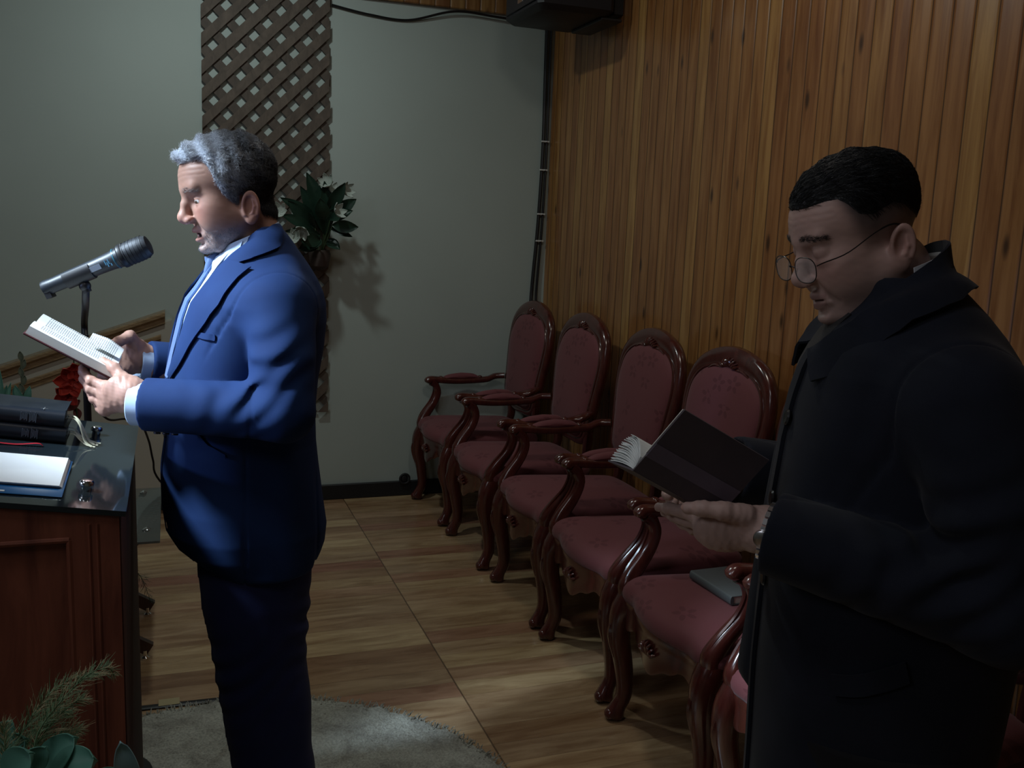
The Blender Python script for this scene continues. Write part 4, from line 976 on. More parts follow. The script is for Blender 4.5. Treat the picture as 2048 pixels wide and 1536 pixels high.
def strands(name, root, fnh, pts, dirs, length, nseg, rad, colf, mt, lift=.3, curl=0.002, grav=0.25, head=None):
    n = len(pts); P = np.array(pts, float); D = np.array(dirs, float); D /= np.linalg.norm(D, axis=1, keepdims=True); L = np.array(length)[:, None]
    chain = [P.copy()]; ph = rng.uniform(0, 6.28, (n, 3))
    for s in range(nseg):
        g = grad(fnh, P); g /= np.maximum(np.linalg.norm(g, axis=1, keepdims=True), 1e-6); D = D-g*((D*g).sum(1, keepdims=True))*(0.75 if s else 0)+rng.normal(size=D.shape)*curl
        D /= np.linalg.norm(D, axis=1, keepdims=True); P = P+D*L/nseg+np.array([0, 0, -grav])*L/nseg*(s/nseg)
        d = fnh(P.astype(f32))[:, None]; P = P+g*np.clip(0.0008*(1+lift*4*s/nseg)-d, -.004, .006); chain.append(P.copy())
    Ch = np.array(chain)  # nseg+1, n, 3
    T = np.gradient(Ch, axis=0); T /= np.maximum(np.linalg.norm(T, axis=2, keepdims=True), 1e-9); S = np.cross(T, rng.normal(size=(1, n, 3))); S /= np.maximum(np.linalg.norm(S, axis=2, keepdims=True), 1e-9); U = np.cross(T, S)
    rr = (rad*np.linspace(1, .25, nseg+1))[:, None, None]; V = np.stack([Ch+rr*(S*math.cos(a)+U*math.sin(a)) for a in (0, 2.094, 4.189)], 2)  # seg,n,3,3
    V = V.transpose(1, 0, 2, 3).reshape(-1, 3); F = []
    base = (np.arange(n)*(nseg+1)*3)[:, None]
    for s in range(nseg):
        for k in range(3): k2 = (k+1) % 3; F.append(np.concatenate([base+s*3+k, base+s*3+k2, base+s*3+3+k2, base+s*3+3+k], 1))
    F = np.concatenate(F); c = np.repeat(colf(np.array(pts)), (nseg+1)*3, axis=0)
    return V, F, c
def hair_mesh(root, hf, o, C, R, hfn_local, mt, colf, comb, count, hgrid=.0022, length=(.018, .032), srad=.00035, lab=None, curl=.15, lift=.3, grav=.2):
    V, F = surfnet(hfn_local, (-.14, -.11, -.12), (.15, .11, .17), hgrid)
    Nn = grad(hfn_local, V); Nn /= np.maximum(np.linalg.norm(Nn, axis=1, keepdims=True), 1e-6)
    out = hf(V.astype(f32), False) > 0.0012; idx = np.where(out)[0]; pick = rng.choice(idx, count)
    pts = V[pick]+rng.normal(size=(count, 3))*.0012; dirs = comb(pts)
    Vs, Fs, cs = strands('s', root, hfn_local, pts, dirs, rng.uniform(*length, count), 5, srad, colf, mt, lift, curl, grav)
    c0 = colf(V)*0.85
    Va = np.concatenate([V, Vs]); Fa = np.concatenate([F, Fs+len(V)]); ca = np.concatenate([c0, cs])
    o_ = fastmesh('hair', to_world(C, R, Va), Fa, mt, root, ca)
    if lab: o_['label'] = lab
    return o_

# ---- hand: wrist, knuckles, finger joints given in the person's frame
def hand_fn(h):
    def fn(P):
        W = h['wrist']; d = s_ell(P, h['palm'][0], h['palm'][1], h['palm'][2] if len(h['palm']) > 2 else None)
        for i, k in enumerate(h['knuckles']): d = smin(d, s_cap(P, W, k, .0215-.001*i, h.get('kr', .0112)), .014)
        d = smin(d, s_cap(P, h['arm'], W, h.get('wr', .030), h.get('wr', .027)*.92), .02)
        ft = None
        for kn, F_ in zip(h['knuckles'], h['fingers']):
            r = F_.get('r', .0088); e = s_chain(P, [kn]+F_['j'], [r*1.22, r*1.05, r*.98, r*.80][:len(F_['j'])+1], .004)
            for q in F_['j'][:-1]: e = smin(e, s_sph(P, q, r*1.06), .003)
            ft = e if ft is None else smin(ft, e, .0022)
        d = smin(d, ft, .008)
        T = h['thumb']; e = s_chain(P, T, [.0165, .0130, .0108, .0088], .006); d = smin(d, e, .010)
        return d
    return fn
def nails(h, root, fingers=True):
    b = MB()
    L = [(h['thumb'][-2], h['thumb'][-1], h['thumb_n'], .0062)] + ([(F_['j'][-2], F_['j'][-1], F_['n'], .0050) for F_ in h['fingers']] if fingers else [])
    for a, t, n_, r in L:
        a, t = np.array(a), np.array(t); d = (t-a)/np.linalg.norm(t-a); n_ = np.array(n_, float); n_ -= d*(n_@d); n_ /= np.linalg.norm(n_); s = np.cross(d, n_)
        R_ = np.stack([d, s, n_], 1); b.ball(t+n_*r*1.02+d*.0015, (r*1.0, r*.85, r*.30), 10, 6, R_)
    return b
def join(parts):
    V = []; F = []; C = []; n = 0
    for v, f, c in parts: V.append(v); F.append(f+n); C.append(c); n += len(v)
    return np.concatenate(V), np.concatenate(F), np.concatenate(C)
M['skin'] = m_vcol('skin', 0.48, 0.12, 0.12, 700, 0.35); M['hair'] = m_vcol('hair', 0.5, 0, 0.9, 420, 0.3); M['eye'] = m_vcol('eye', 0.1, 0, 0, 1, 0.6)
def eyes(root, C, R, gaze, iris=(0.05, 0.025, 0.012), off=(0, 0, 0)):
    for s in (-1, 1):
        V = []; F = []; nu, nv = 28, 20; cc = []
        g = np.array(gaze, float); g /= np.linalg.norm(g)
        for j in range(nv+1):
            t = math.pi*j/nv
            for i in range(nu):
                a = 2*math.pi*i/nu; p = np.array([math.sin(t)*math.cos(a), math.sin(t)*math.sin(a), math.cos(t)]); V.append(p*.01425+np.array([.0705+off[0], s*.0315, -.0025+off[2]])); q = math.acos(max(-1, min(1, p@g)))
                cc.append((0.004,)*3 if q < .16 else iris if q < .42 else (0.55, 0.50, 0.47))
        for j in range(nv):
            for i in range(nu): F.append((j*nu+i, (j+1)*nu+i, (j+1)*nu+(i+1) % nu, j*nu+(i+1) % nu))
        fastmesh('eye', to_world(C, R, np.array(V)), np.array(F), M['eye'], root, np.array(cc))
# ================================================================== the man in the blue suit
def local_reader(O, deg):
    a = math.radians(deg); ex = np.array([math.cos(a), math.sin(a), 0]); ey = np.array([-math.sin(a), math.cos(a), 0]); O = np.array(O, float)
    def L(px, py, y=0.0):
        d = np.array([px-1024., py-768., FOC])@CR; o = EV-O; t = (y-o@ey)/(d@ey); P = o+d*t; return np.array([P@ex, P@ey, P[2]])
    return L
def book_frame(P00, P10, P01):
    """origin P00, x towards P10 (page height), y towards P01 (page width)"""
    x = P10-P00; Lx = np.linalg.norm(x); x = x/Lx; y = P01-P00; y = y-x*(y@x); Ly = np.linalg.norm(y); y = y/Ly; return x, y, np.cross(x, y), Lx, Ly
def set_frame(o, parent_loc, parent_deg, origin, x, y, z):
    a = math.radians(parent_deg); R0 = Matrix.Rotation(a, 3, 'Z'); m = Matrix((x, y, z)).transposed(); R = R0@m
    o.matrix_world = Matrix.Translation(Vector(parent_loc)+R0@Vector(origin))@R.to_4x4()

def leg_fn(zs, xf, xb, ry, yc, pw=2.3):
    def fn(P): return s_loft(P, zs, xf, xb, ry, [yc]*len(zs), pw)
    return fn
def shoe(root, x, y, mt, z0=0.0):
    b = MB(); n = 14; P = curve_pts([(-.09, 0, .045), (-.04, 0, .05), (.03, 0, .045), (.10, 0, .032), (.165, 0, .022)], n)
    R_ = [(a, c) for a, c in zip(np.interp(np.linspace(0, 1, n+1), [0, .15, .5, .8, 1], [.025, .036, .042, .045, .018]), np.interp(np.linspace(0, 1, n+1), [0, .15, .5, .8, 1], [.035, .042, .038, .028, .012]))]
    b.sweep(P+np.array([x, y, .004+z0]), R_, 14, up=(0, 0, 1), power=2.4); b.box((x-.10, y-.036, z0), (x-.03, y+.036, .02+z0), .006)
    b.build('shoe', mt, root)

def man_blue():
    O = (.17, 2.08, 0); DEG = 180; L = local_reader(O, DEG)
    root = empty('person', O, math.radians(DEG), label='grey-haired man in a blue suit standing at the pulpit, reading from an open book', cat='person')
    suit = m_fabric('blue_suit', (0.0085, 0.031, 0.112), (0.007, 0.026, 0.098), 1100, 0.85, 0.0, 0.3)
    shirt = m_fabric('pale_blue_shirt', (0.52, 0.66, 0.86), (0.48, 0.62, 0.82), 900, 0.7, 0.1, 0.15)
    tie = m_fabric('light_blue_tie', (0.09, 0.155, 0.32), (0.075, 0.135, 0.29), 600, 0.45, 0.3, 0.15)
    # ---- head
    th = 17.5; R = rotm('Z', 11)@rotm('Y', th); C = np.array([0.055, 0, 1.529])
    o = dict(neck=((-.026, 0, -.075), tuple(R.T@(np.array([-.006, 0, 1.385])-C)), .052, .055), open=.0058, lid=.0042, furrow=1.0, ear=(-.014, -.047), earv=.0735, eart=-14, cw=.020, ez=-.009, eu=-.004, mz=.001,
             hu=[-.12, -.070, -.040, -.033, -.028, .000, .004, .010, .022, .032, .038, .040, .046, .066, .084, .11], hw=[-.090, -.0875, -.070, -.050, -.020, -.020, -.034, -.036, -.022, -.004, .015, .042, .064, .069, .070, .070], t0=.004, t1=.010, quiff=.005, nf=300, na=.0042, fadew=.016)
    hf = head_fn(o); Cf = V3(*C); Rf = np.array(R, f32)
    V, F = surfnet(lambda P: hf(P), (-.13, -.105, -.20), (.13, .105, .135), .0021)
    u, v_, w_ = V[:, 0], np.abs(V[:, 1]), V[:, 2]
    col = np.tile(np.array([0.42, 0.235, 0.175]), (len(V), 1)); nz = wob(V, 350, 5, 3)[:, None]*.5+.5
    col = col*(0.93+0.10*nz)
    def mixin(mask, c): 
        nonlocal col
        mask = np.clip(mask, 0, 1)[:, None]; col = col*(1-mask)+np.array(c)*mask
    mixin(.45*np.exp(-((v_-.042)/.02)**2-((w_+.035)/.022)**2)*(u > .03), (.45, .17, .13))
    mixin(.5*np.exp(-(v_/.015)**2-((w_+.042)/.012)**2)*(u > .09), (.47, .20, .16))
    mixin(.6*np.exp(-((v_-.085)/.02)**2-((u+.014)/.03)**2-((w_+.047)/.04)**2), (.46, .20, .15))
    lip = (np.exp(-((w_+.0700)/.0040)**2)+np.exp(-((w_+.0850)/.0045)**2))*(u > .083)*(v_ < .022); mixin(.75*lip, (.30, .12, .10))
    st = smooth01(-.040, -.095, w_)*smooth01(.000, .02, u-0.10*(w_+.06))*smooth01(-.155, -.125, w_); st = st*(1-.75*np.exp(-((v_-.052)/.022)**2-((w_+.052)/.016)**2)); mixin(st*(.22+.22*nz[:, 0])*(1-np.clip(lip, 0, 1)), (.42, .40, .41))
    brow = np.exp(-((w_-.0160-.08*(v_-.03)+3.5*(v_-.030)**2*5)/.0048)**2)*(u > .055)*(v_ > .012)*(v_ < .052); mixin(.06*brow*(0.6+.6*nz[:, 0]), (.18, .15, .14))
    mixin(.7*smooth01(-.004, .006, w_-hair_line(u, o))*(v_ < .0765)*(w_ > -.095), (.16, .15, .16))
    inner = np.exp(-((w_+.0785)/.0050)**4)*(u < .0935)*(u > .055)*(v_ < .021); mixin(.97*inner, (.05, .015, .015))
    parts = [(to_world(C, R, V), F, col)]
    headf = lambda P: hf((P-Cf)@Rf)
    # ---- hands
    Nb, Nt, Fb, Ft = L(228, 750, .105), L(55, 660, .105), L(240, 716, -.115), L(90, 625, -.115)
    mid = lambda a, b, t: a+(b-a)*t
    ex = (Nt-Nb)/np.linalg.norm(Nt-Nb); up = np.cross((0, 1, 0), ex); up = up/np.linalg.norm(up); up = up if up[2] > 0 else -up
    def pg(a, b, c):   # along the page, towards camera from the near edge, above the page
        return Nb+ex*a+np.array([0, 1, 0])*b+up*c
    near = dict(wrist=L(266, 790, .150), arm=L(292, 812, .16), palm=(L(250, 786, .142), (.040, .020, .036), rotm('Y', -25)), wr=.031,
        knuckles=[pg(.004, .016, -.026), pg(-.006, .020, -.040), pg(-.014, .020, -.054), pg(-.020, .018, -.066)],
        fingers=[dict(j=[pg(0.030, .004, -.030), pg(0.050, -.022, -.026), pg(0.056, -.044, -.024)], n=(0, .3, -1), r=.0088), dict(j=[pg(0.022, .004, -.044), pg(0.042, -.024, -.038), pg(0.046, -.046, -.030)], n=(0, .3, -1), r=.0092),
                 dict(j=[pg(0.008, .004, -.058), pg(0.026, -.022, -.050), pg(0.030, -.044, -.038)], n=(0, .3, -1), r=.0088), dict(j=[pg(-0.010, .004, -.070), pg(0.006, -.018, -.062), pg(0.010, -.036, -.048)], n=(0, .3, -1), r=.0075)],
        thumb=[L(252, 768, .135), pg(-.016, .016, .004), pg(.006, .000, .012), pg(.030, -.018, .0110)], thumb_n=tuple(up))
    fb = lambda a, b, c: Fb+(Ft-Fb)/np.linalg.norm(Ft-Fb)*a+np.array([0, 1, 0])*b+up*c
    far = dict(wrist=L(285, 716, -.165), arm=L(312, 722, -.17), palm=(L(268, 708, -.160), (.036, .020, .034), rotm('Y', -15)), wr=.029,
        knuckles=[fb(.012, -.036, -.004), fb(.004, -.038, -.020), fb(-.006, -.036, -.036), fb(-.014, -.032, -.050)],
        fingers=[dict(j=[fb(.040, -.030, -.020), fb(.046, -.004, -.028), fb(.040, .016, -.026)], n=(0, -.3, -1), r=.0088), dict(j=[fb(.026, -.032, -.040), fb(.030, -.004, -.044), fb(.018, .016, -.036)], n=(0, -.3, -1), r=.0092),
                 dict(j=[fb(.010, -.030, -.054), fb(.012, -.004, -.054), fb(-.002, .014, -.042)], n=(0, -.3, -1), r=.0088), dict(j=[fb(-.004, -.026, -.066), fb(-.006, -.004, -.062), fb(-.016, .012, -.048)], n=(0, -.3, -1), r=.0075)],
        thumb=[L(272, 690, -.150), L(260, 673, -.140), L(238, 683, -.125), L(219, 690, -.112)], thumb_n=tuple(up))
    hc = np.array([0.44, 0.245, 0.185])
    for h in (near, far):
        hfn = hand_fn(h); allp = np.array([h['wrist'], h['arm']]+list(h['knuckles'])+list(h['thumb'])+[q for F_ in h['fingers'] for q in F_['j']]); lo, hi = allp.min(0)-.045, allp.max(0)+.045
        V, F = surfnet(lambda P: hfn(P)+.0005*wob(P, 420, 5), lo, hi, .0017); n_ = wob(V, 300, 4)[:, None]; parts.append((V, F, hc*(0.97+.05*n_)))
    # torso, arms and legs inside the clothes
    def core(P):
        d = s_loft(P, [.80, .95, 1.15, 1.30, 1.38], [.13, .15, .13, .10, .04], [-.11, -.10, -.10, -.10, -.06], [.13, .14, .14, .14, .08]); Q = P.copy(); Q[:, 1] = np.abs(Q[:, 1])
        d = smin(d, s_cap(Q, (-.03, .145, 1.27), (-.035, .235, 1.10), .045, .036), .02); d = smin(d, s_cap(Q, (-.035, .235, 1.10), (.20, .155, 1.12), .036, .028), .01); return smin(d, s_chain(Q, [(.0, .085, .84), (-.01, .09, .45), (-.045, .095, .07)], [.075, .055, .04]), .02)
    V, F = surfnet(core, (-.2, -.3, .02), (.28, .3, 1.42), .012); parts.append((V, F, np.tile(hc, (len(V), 1))))
    V, F, Cc = join(parts); body = fastmesh('body', V, F, M['skin'], root, Cc); nb = nails(near, root).V and None
    b = nails(near, root, False); b2 = nails(far, root, False); b.add(b2.V, b2.F); b.build('fingernails', mat('fingernail', (.55, .34, .28), .3), body)
    eyes(root, C, R, (.90, .28, -.22), off=(-.004, 0, -.009))
    # ---- hair
    def hc_(P):
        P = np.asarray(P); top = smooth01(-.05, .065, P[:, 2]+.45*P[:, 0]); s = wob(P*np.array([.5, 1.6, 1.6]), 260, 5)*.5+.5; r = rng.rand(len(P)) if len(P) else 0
        fr_ = smooth01(-.045, .05, P[:, 0]); g = .032+(.16+.76*fr_)*top*(.35+.85*s)+.16*(r < .25+.3*top)*r; return np.stack([g*.92, g*.97, g*1.06], 1)  # salt-and-pepper grey, with lamp light on front and top put into the colour
    def comb(P):
        top = smooth01(.03, .09, P[:, 2])[:, None]; side = np.array([-.45, 0, -1.0])*np.ones((len(P), 1)); d = (1-top)*side+top*(np.array([1.0, 0, .15])+np.stack([0*P[:, 0], -.5*np.sign(P[:, 1])*0+.4*np.sin(P[:, 0]*90), .3*np.sin(P[:, 0]*120+P[:, 1]*60)], 1)); d = d+np.stack([.5*np.sin(P[:, 2]*150+P[:, 0]*60), 0*P[:, 0], 0*P[:, 0]], 1); return d+rng.normal(size=P.shape)*.25
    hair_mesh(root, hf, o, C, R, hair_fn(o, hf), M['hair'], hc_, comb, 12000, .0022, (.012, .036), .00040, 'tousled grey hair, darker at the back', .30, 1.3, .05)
    # eyebrows, beard stubble as short hairs
    def bits(n, mask, ln__, colr, name, rad=.00028):
        Vh, Fh = surfnet(lambda P: hf(P, False), (.02, -.08, -.15), (.13, .08, .06), .003); k = np.where(mask(Vh))[0]; p = Vh[rng.choice(k, n)]+rng.normal(size=(n, 3))*.001; g = grad(lambda P: hf(P, False), p)
        a, b_, c_ = strands('x', root, lambda P: hf(P, False), p, g*.25+np.array([.0, 0, -1])+rng.normal(size=p.shape)*.4 if name != 'eyebrows' else np.stack([-.3*np.ones(n), np.sign(p[:, 1]), .15*np.ones(n)], 1)+rng.normal(size=p.shape)*.25+g*.3, rng.uniform(*ln__, n), 3, rad, colr, M['hair'], .5, .1, 0); return fastmesh(name, to_world(C, R, a), b_, M['hair'], root, c_)
    bits(150, lambda V: (V[:, 0] > .055) & (np.abs(V[:, 1]) > .014) & (np.abs(V[:, 1]) < .046) & (np.abs(V[:, 2]-.0150+.25*np.maximum(0, np.abs(V[:, 1])-.032)) < .0045), (.006, .011), lambda P: np.tile([[.30, .28, .27]], (len(P), 1)), 'eyebrows')
    bits(2200, lambda V: (V[:, 2] < -.072) & (V[:, 2] > -.135) & (V[:, 0] > .012+.0*V[:, 2]) & ((np.abs(V[:, 1]) > .026) | (V[:, 2] < -.096) | ((V[:, 2] > -.066))), (.002, .0045), lambda P: np.tile([[.30, .30, .32]], (len(P), 1))*rng.uniform(.3, 1.1, (len(P), 1)), 'beard_stubble')
    # ---- jacket
    zf = [.722, .745, .768, .806, .862, .941, .995, 1.06, 1.129, 1.2, 1.257, 1.292, 1.318, 1.345, 1.371, 1.395, 1.42, 1.45]
    xf = [.112, .140, .166, .186, .193, .193, .187, .182, .172, .157, .143, .130, .110, .092, .076, .058, .035, .010]
    zb_ = [.722, .754, .792, .851, .9, .963, 1.026, 1.077, 1.133, 1.199, 1.272, 1.309, 1.341, 1.376, 1.411, 1.45]
    xb_ = [-.125, -.140, -.150, -.142, -.135, -.128, -.122, -.124, -.130, -.142, -.149, -.144, -.130, -.108, -.082, -.050]
    xbi = np.interp(zf, zb_, xb_); ry = [.185, .186, .187, .188, .186, .178, .172, .172, .178, .186, .192, .190, .182, .165, .140, .112, .085, .066]
    SH, EL, WR = (-.032, .168, 1.292), (-.032, .250, 1.098), (.222, .160, 1.104)
    SHf, ELf, WRf = (-.032, -.168, 1.292), (-.032, -.250, 1.098), (.222, -.172, 1.134)
    def jacket(P):
        x, y, z = P[:, 0], P[:, 1], P[:, 2]
        d = s_loft(P, zf, xf, xbi, ry, None, 2.3, .006)
        # front opening: quarters cut away at the hem
        d = d-0.0025*wob(P*V3(1, 1, .4), 38, 5)
        arms = None
        for S, E, W in ((SH, EL, WR), (SHf, ELf, WRf)):
            a = s_chain(P, [S, ((S[0]+E[0])/2, (S[1]+E[1])/2+.012*np.sign(S[1]), (S[2]+E[2])/2), E], [.070, .064, .055], 0); a2 = s_cap(P, E, W, .056, .0515); a = smin(a, a2, .02)
            dv = np.array(W)-np.array(E); dv = dv/np.linalg.norm(dv); a = smax(a, (P-V3(*W))@V3(*dv)-.0, .004)
            cr = fold(P, (E[0]+.055, E[1], E[2]+.045), (.62, .1, .75), .040, .0055, .055, .5)+fold(P, (E[0]+.02, E[1]+.0, E[2]+.10), (.22, .2, .95), .050, .0050, .055, 1.0)+fold(P, (E[0]+.12, E[1]-.01, E[2]+.02), (.9, 0, .35), .052, .0020, .05)+fold(P, (S[0]+.03, S[1], S[2]-.10), (.35, 0, .93), .060, .0035, .07, 2)
            a = a+cr; arms = a if arms is None else np.minimum(arms, a)
        kb = .007+.035*smooth01(1.20, 1.30, z); d = smin(d, arms, kb)
        sm = (np.abs(y)-(.178-.25*np.maximum(0, 1.30-z)))/.0028; d = d+.0030*np.exp(-sm*sm)*smooth01(1.17, 1.24, z)
        # collar stands behind the neck
        d = smin(d, s_ell(P, (-.022, 0, 1.418), (.056, .078, .034), rotm('Y', -32)), .018)
        d = smax(d, -s_ell(P, (.016, 0, 1.458), (.066, .064, .050), rotm('Y', -30)), .006)
        # side vent, waist seam
        d = d+.0022*np.exp(-((x-.035+.02*(z-1))/.0022)**2)*smooth01(1.16, 1.10, z)*(np.abs(y) > .1)
        d = d+.004*np.exp(-((x+.115)/.0035)**2)*smooth01(.95, .90, z)*(np.abs(y) > .03)
        return d
    V, F = surfnet(jacket, (-.20, -.34, .705), (.26, .34, 1.49), .0042); jk = fastmesh('jacket', V, F, suit, root)
    # shirt front and tie, lapels, pockets
    jf = jacket
    fr = lambda px, py, y: L(px, py, y)
    shirtA = [(.052, .052, 1.405), (.095, .050, 1.33), (.130, .045, 1.25), (.160, .022, 1.16)]; shirtB = [(.052, -.052, 1.405), (.095, -.050, 1.33), (.130, -.045, 1.25), (.160, -.022, 1.16)]
    patch('shirt_front', jf, shirtA, shirtB, .004, .002, shirt, root, 20, 14)
    tA = [(.085, .016, 1.372), (.100, .012, 1.345), (.115, .020, 1.30), (.140, .028, 1.22), (.165, .030, 1.13)]; tB = [(a, -b, c) for a, b, c in tA]
    patch('tie', jf, tA, tB, .009, .004, tie, root, 20, 8, lambda a, b: .004*np.sin(np.pi*b)+.012*np.exp(-(a/.10)**2)*np.sin(np.pi*b))
    MB().sweep([(.070, 0, 1.395), (.088, 0, 1.375), (.098, 0, 1.350)], [(.015, .011), (.018, .013), (.011, .008)], 14, up=(1, 0, 0), power=3).build('tie_knot', tie, root)
    for s in (1, -1):
        inn = [(-.042, s*.052, 1.452), (-.004, s*.072, 1.426), (.045, s*.066, 1.375), (.085, s*.056, 1.31), (.125, s*.044, 1.235), (.150, s*.026, 1.175), (.172, s*.006, 1.125)]
        out = [(-.060, s*.105, 1.432), (-.025, s*.115, 1.398), (.020, s*.118, 1.345), (.062, s*.116, 1.275), (.100, s*.098, 1.215), (.140, s*.062, 1.155), (.174, s*.010, 1.120)]
        # collar (upper) and lapel (lower) meet at the notch
        patch('collar', jf, inn[:3]+[(.056, s*.063, 1.360)], [(-.062, s*.100, 1.437), (-.030, s*.106, 1.407), (.006, s*.104, 1.372), (.028, s*.096, 1.356)], .0055, .003, suit, jk, 18, 6, lambda a, b: .003*b*(1-b)*4)
        patch('lapel', jf, [(.052, s*.064, 1.366), (.085, s*.056, 1.31), (.125, s*.044, 1.235), (.150, s*.026, 1.175), (.173, s*.006, 1.122)], [(.012, s*.128, 1.352), (.050, s*.122, 1.290), (.092, s*.104, 1.222), (.136, s*.068, 1.158), (.175, s*.012, 1.117)], .0055, .003, suit, jk, 26, 8, lambda a, b: .005*b*(1-b)*4+(.001 if s > 0 else .014)*(1-b)**2*np.abs(np.sin(np.pi*np.clip(a, 0, 1)))**.5)
        patch('front_edge', jf, [(.176, s*.004, 1.118), (.192, s*.006, 1.0), (.197, s*.010, .88), (.186, s*.024, .79), (.150, s*.060, .732)], [(.174, s*.018, 1.118), (.190, s*.020, 1.0), (.195, s*.024, .88), (.180, s*.040, .79), (.146, s*.076, .734)], .002, .0025, suit, jk, 26, 3)
        # flap pocket, chest pocket on his left
        patch('pocket', jf, [fr(375, 892, s*.17), fr(410, 899, s*.185), fr(448, 913, s*.19)], [fr(377, 898, s*.17), fr(411, 906, s*.185), fr(448, 920, s*.19)], .003, .003, suit, jk, 12, 3, None)
        # sleeve buttons
        W = WR if s > 0 else WRf
        cuff = MB(); dv = np.array(W)-np.array(EL if s > 0 else ELf); dv /= np.linalg.norm(dv); W_ = np.array(W)
        hh = near if s > 0 else far; ca = W_-dv*.03; cb = W_+dv*.020
        cuff.lathe([(.040, 0), (.0425, .002), (.0425, .052), (.0405, .054), (.0375, .053), (.0375, .004)], ca, dv, 30); cuff.build('shirt_cuff', shirt, root)
        bt = MB()
        for k in range(3):
            p = W_-dv*(.022+.017*k)+np.array([0, s*.01, -.058]); p = snap([p], jf, .0015)[0]; g = grad(jf, np.array([p]))[0]; bt.lathe([(.0065, -.001), (.0070, .001), (.006, .0025), (.001, .002)], p, g, 14)
        bt.build('sleeve_buttons', mat('dark_button', (.01, .012, .03), .3), jk)
    patch('chest_pocket', jf, [fr(396, 662, .12), fr(414, 667, .14), fr(434, 669, .155)], [fr(396, 673, .12), fr(414, 679, .14), fr(434, 681, .155)], .0022, .0022, suit, jk, 12, 3)
    b = MB()
    for z, x in ((1.112, .178), (1.01, .188)): b.lathe([(.009, 0), (.010, .002), (.008, .0045), (.001, .004)], (x-.002, .012, z), (1, .1, 0), 16)
    b.build('jacket_buttons', mat('navy_button', (.01, .012, .03), .3), jk)
    # shirt collar round the neck
    def nring(t, z, r, s=1): return (-.004+math.cos(t)*r*1.05, math.sin(t)*r, z)
    G_ = []; 
    for t in np.linspace(-2.95, 2.95, 40):
        f_ = math.cos(t/2)  # 1 at front
        zt = 1.450-.058*(0.5+0.5*math.cos(t))**1.0; c = np.array([-.004+.0, 0, 0]); r = .0615+.004*(0.5+.5*math.cos(t))
        a = np.array([.012+math.cos(t)*.0595, math.sin(t)*.0575, zt+.012]); bq = np.array([.016+math.cos(t)*.072, math.sin(t)*.071, zt-.028-.016*(.5+.5*math.cos(t))])
        G_.append([a, (a*2+bq)/3+np.array([0, math.sin(t)*.003, .0]), (a+2*bq)/3+np.array([0, math.sin(t)*.003, 0]), bq])
    MB().sheet(G_, .0022).build('shirt_collar', shirt, root)
    for s in (1, -1):
        MB().sheet([[np.array(p) for p in row] for row in [[(.030, s*.060, 1.420), (.036, s*.066, 1.404), (.040, s*.066, 1.385)], [(.062, s*.044, 1.396), (.066, s*.052, 1.378), (.074, s*.050, 1.350)], [(.082, s*.012, 1.384), (.088, s*.020, 1.372), (.092, s*.040, 1.340)]]], .0025).build('collar_point', shirt, root)
    # ---- trousers
    zt = [.032, .06, .20, .272, .32, .415, .514, .58, .636, .734, .86]
    xF = [.048, .040, .042, .060, .068, .081, .096, .106, .117, .125, .13]; xB = [-.120, -.128, -.124, -.112, -.106, -.104, -.092, -.094, -.100, -.108, -.10]
    def tro(P):
        d = None
        for s in (1, -1):
            e = s_loft(P, zt, xF, xB, [.080, .076, .074, .076, .078, .080, .084, .086, .086, .084, .080], [s*.092]*11, 2.1, .004); d = e if d is None else smin(d, e, .02*1.0)
        c = .003*wob(P*V3(1, 1, .5), 30, 4)+fold(P, (.03, .1, .50), (.5, 0, .86), .05, .004, .09)+fold(P, (.0, .1, .22), (.4, 0, .9), .06, .0045, .09)+fold(P, (.0, .1, .10), (.2, 0, .95), .05, .006, .08)+fold(P, (-.08, .1, .60), (-.4, 0, .9), .05, .004, .07)
        cre = -.003*np.exp(-((np.abs(P[:, 1])-.098)/.006)**2)*(P[:, 0] > .02)
        return d+c+cre
    V, F = surfnet(tro, (-.17, -.24, .0), (.17, .24, .88), .0065); fastmesh('trousers', V, F, m_fabric('navy_trousers', (0.015, 0.022, 0.090), (0.012, 0.018, 0.075), 1100, .85, .05, .3), root)
    bl = mat('black_shoe_leather', (.012, .012, .013), .25)
    for s in (1, -1): shoe(root, -.02, s*.098, bl, .024)
    # ---- the open book he holds
    x, y, z, Lx, Ly = book_frame(Fb, Ft, Nb); y = np.array([0, 1, 0.]); x = ex; z = np.cross(x, y)
    Og = (Nb+Fb)/2; Lx = (np.linalg.norm(Nt-Nb)+np.linalg.norm(Ft-Fb))/2; hw_ = .110
    bk = bpy.data.objects.new('open_book', None); COL.objects.link(bk); tag(bk, label='open book with white pages held by the man in the blue suit', cat='book')
    zz = z if z[2] > 0 else -z; yy_ = np.cross(zz, x)
    set_frame(bk, O, DEG, Og-zz*.004, x, yy_, zz)
    mp = mat('printed_page', (0.82, 0.82, 0.78), 0.75); v = coords(mp); sp = sepxyz(mp, v)
    ls = math_(mp, 'FRACT', math_(mp, 'DIVIDE', sp[0], 0.0042)); line = math_(mp, 'GREATER_THAN', ls, 0.52)
    ay_ = math_(mp, 'ABSOLUTE', sp[1])
    colm = math_(mp, 'MULTIPLY', math_(mp, 'GREATER_THAN', ay_, 0.014), math_(mp, 'LESS_THAN', ay_, 0.098)); gap = math_(mp, 'GREATER_THAN', math_(mp, 'ABSOLUTE', math_(mp, 'SUBTRACT', ay_, 0.056)), 0.003)
    mx = math_(mp, 'MULTIPLY', math_(mp, 'GREATER_THAN', sp[0], 0.014), math_(mp, 'LESS_THAN', sp[0], Lx-.016))
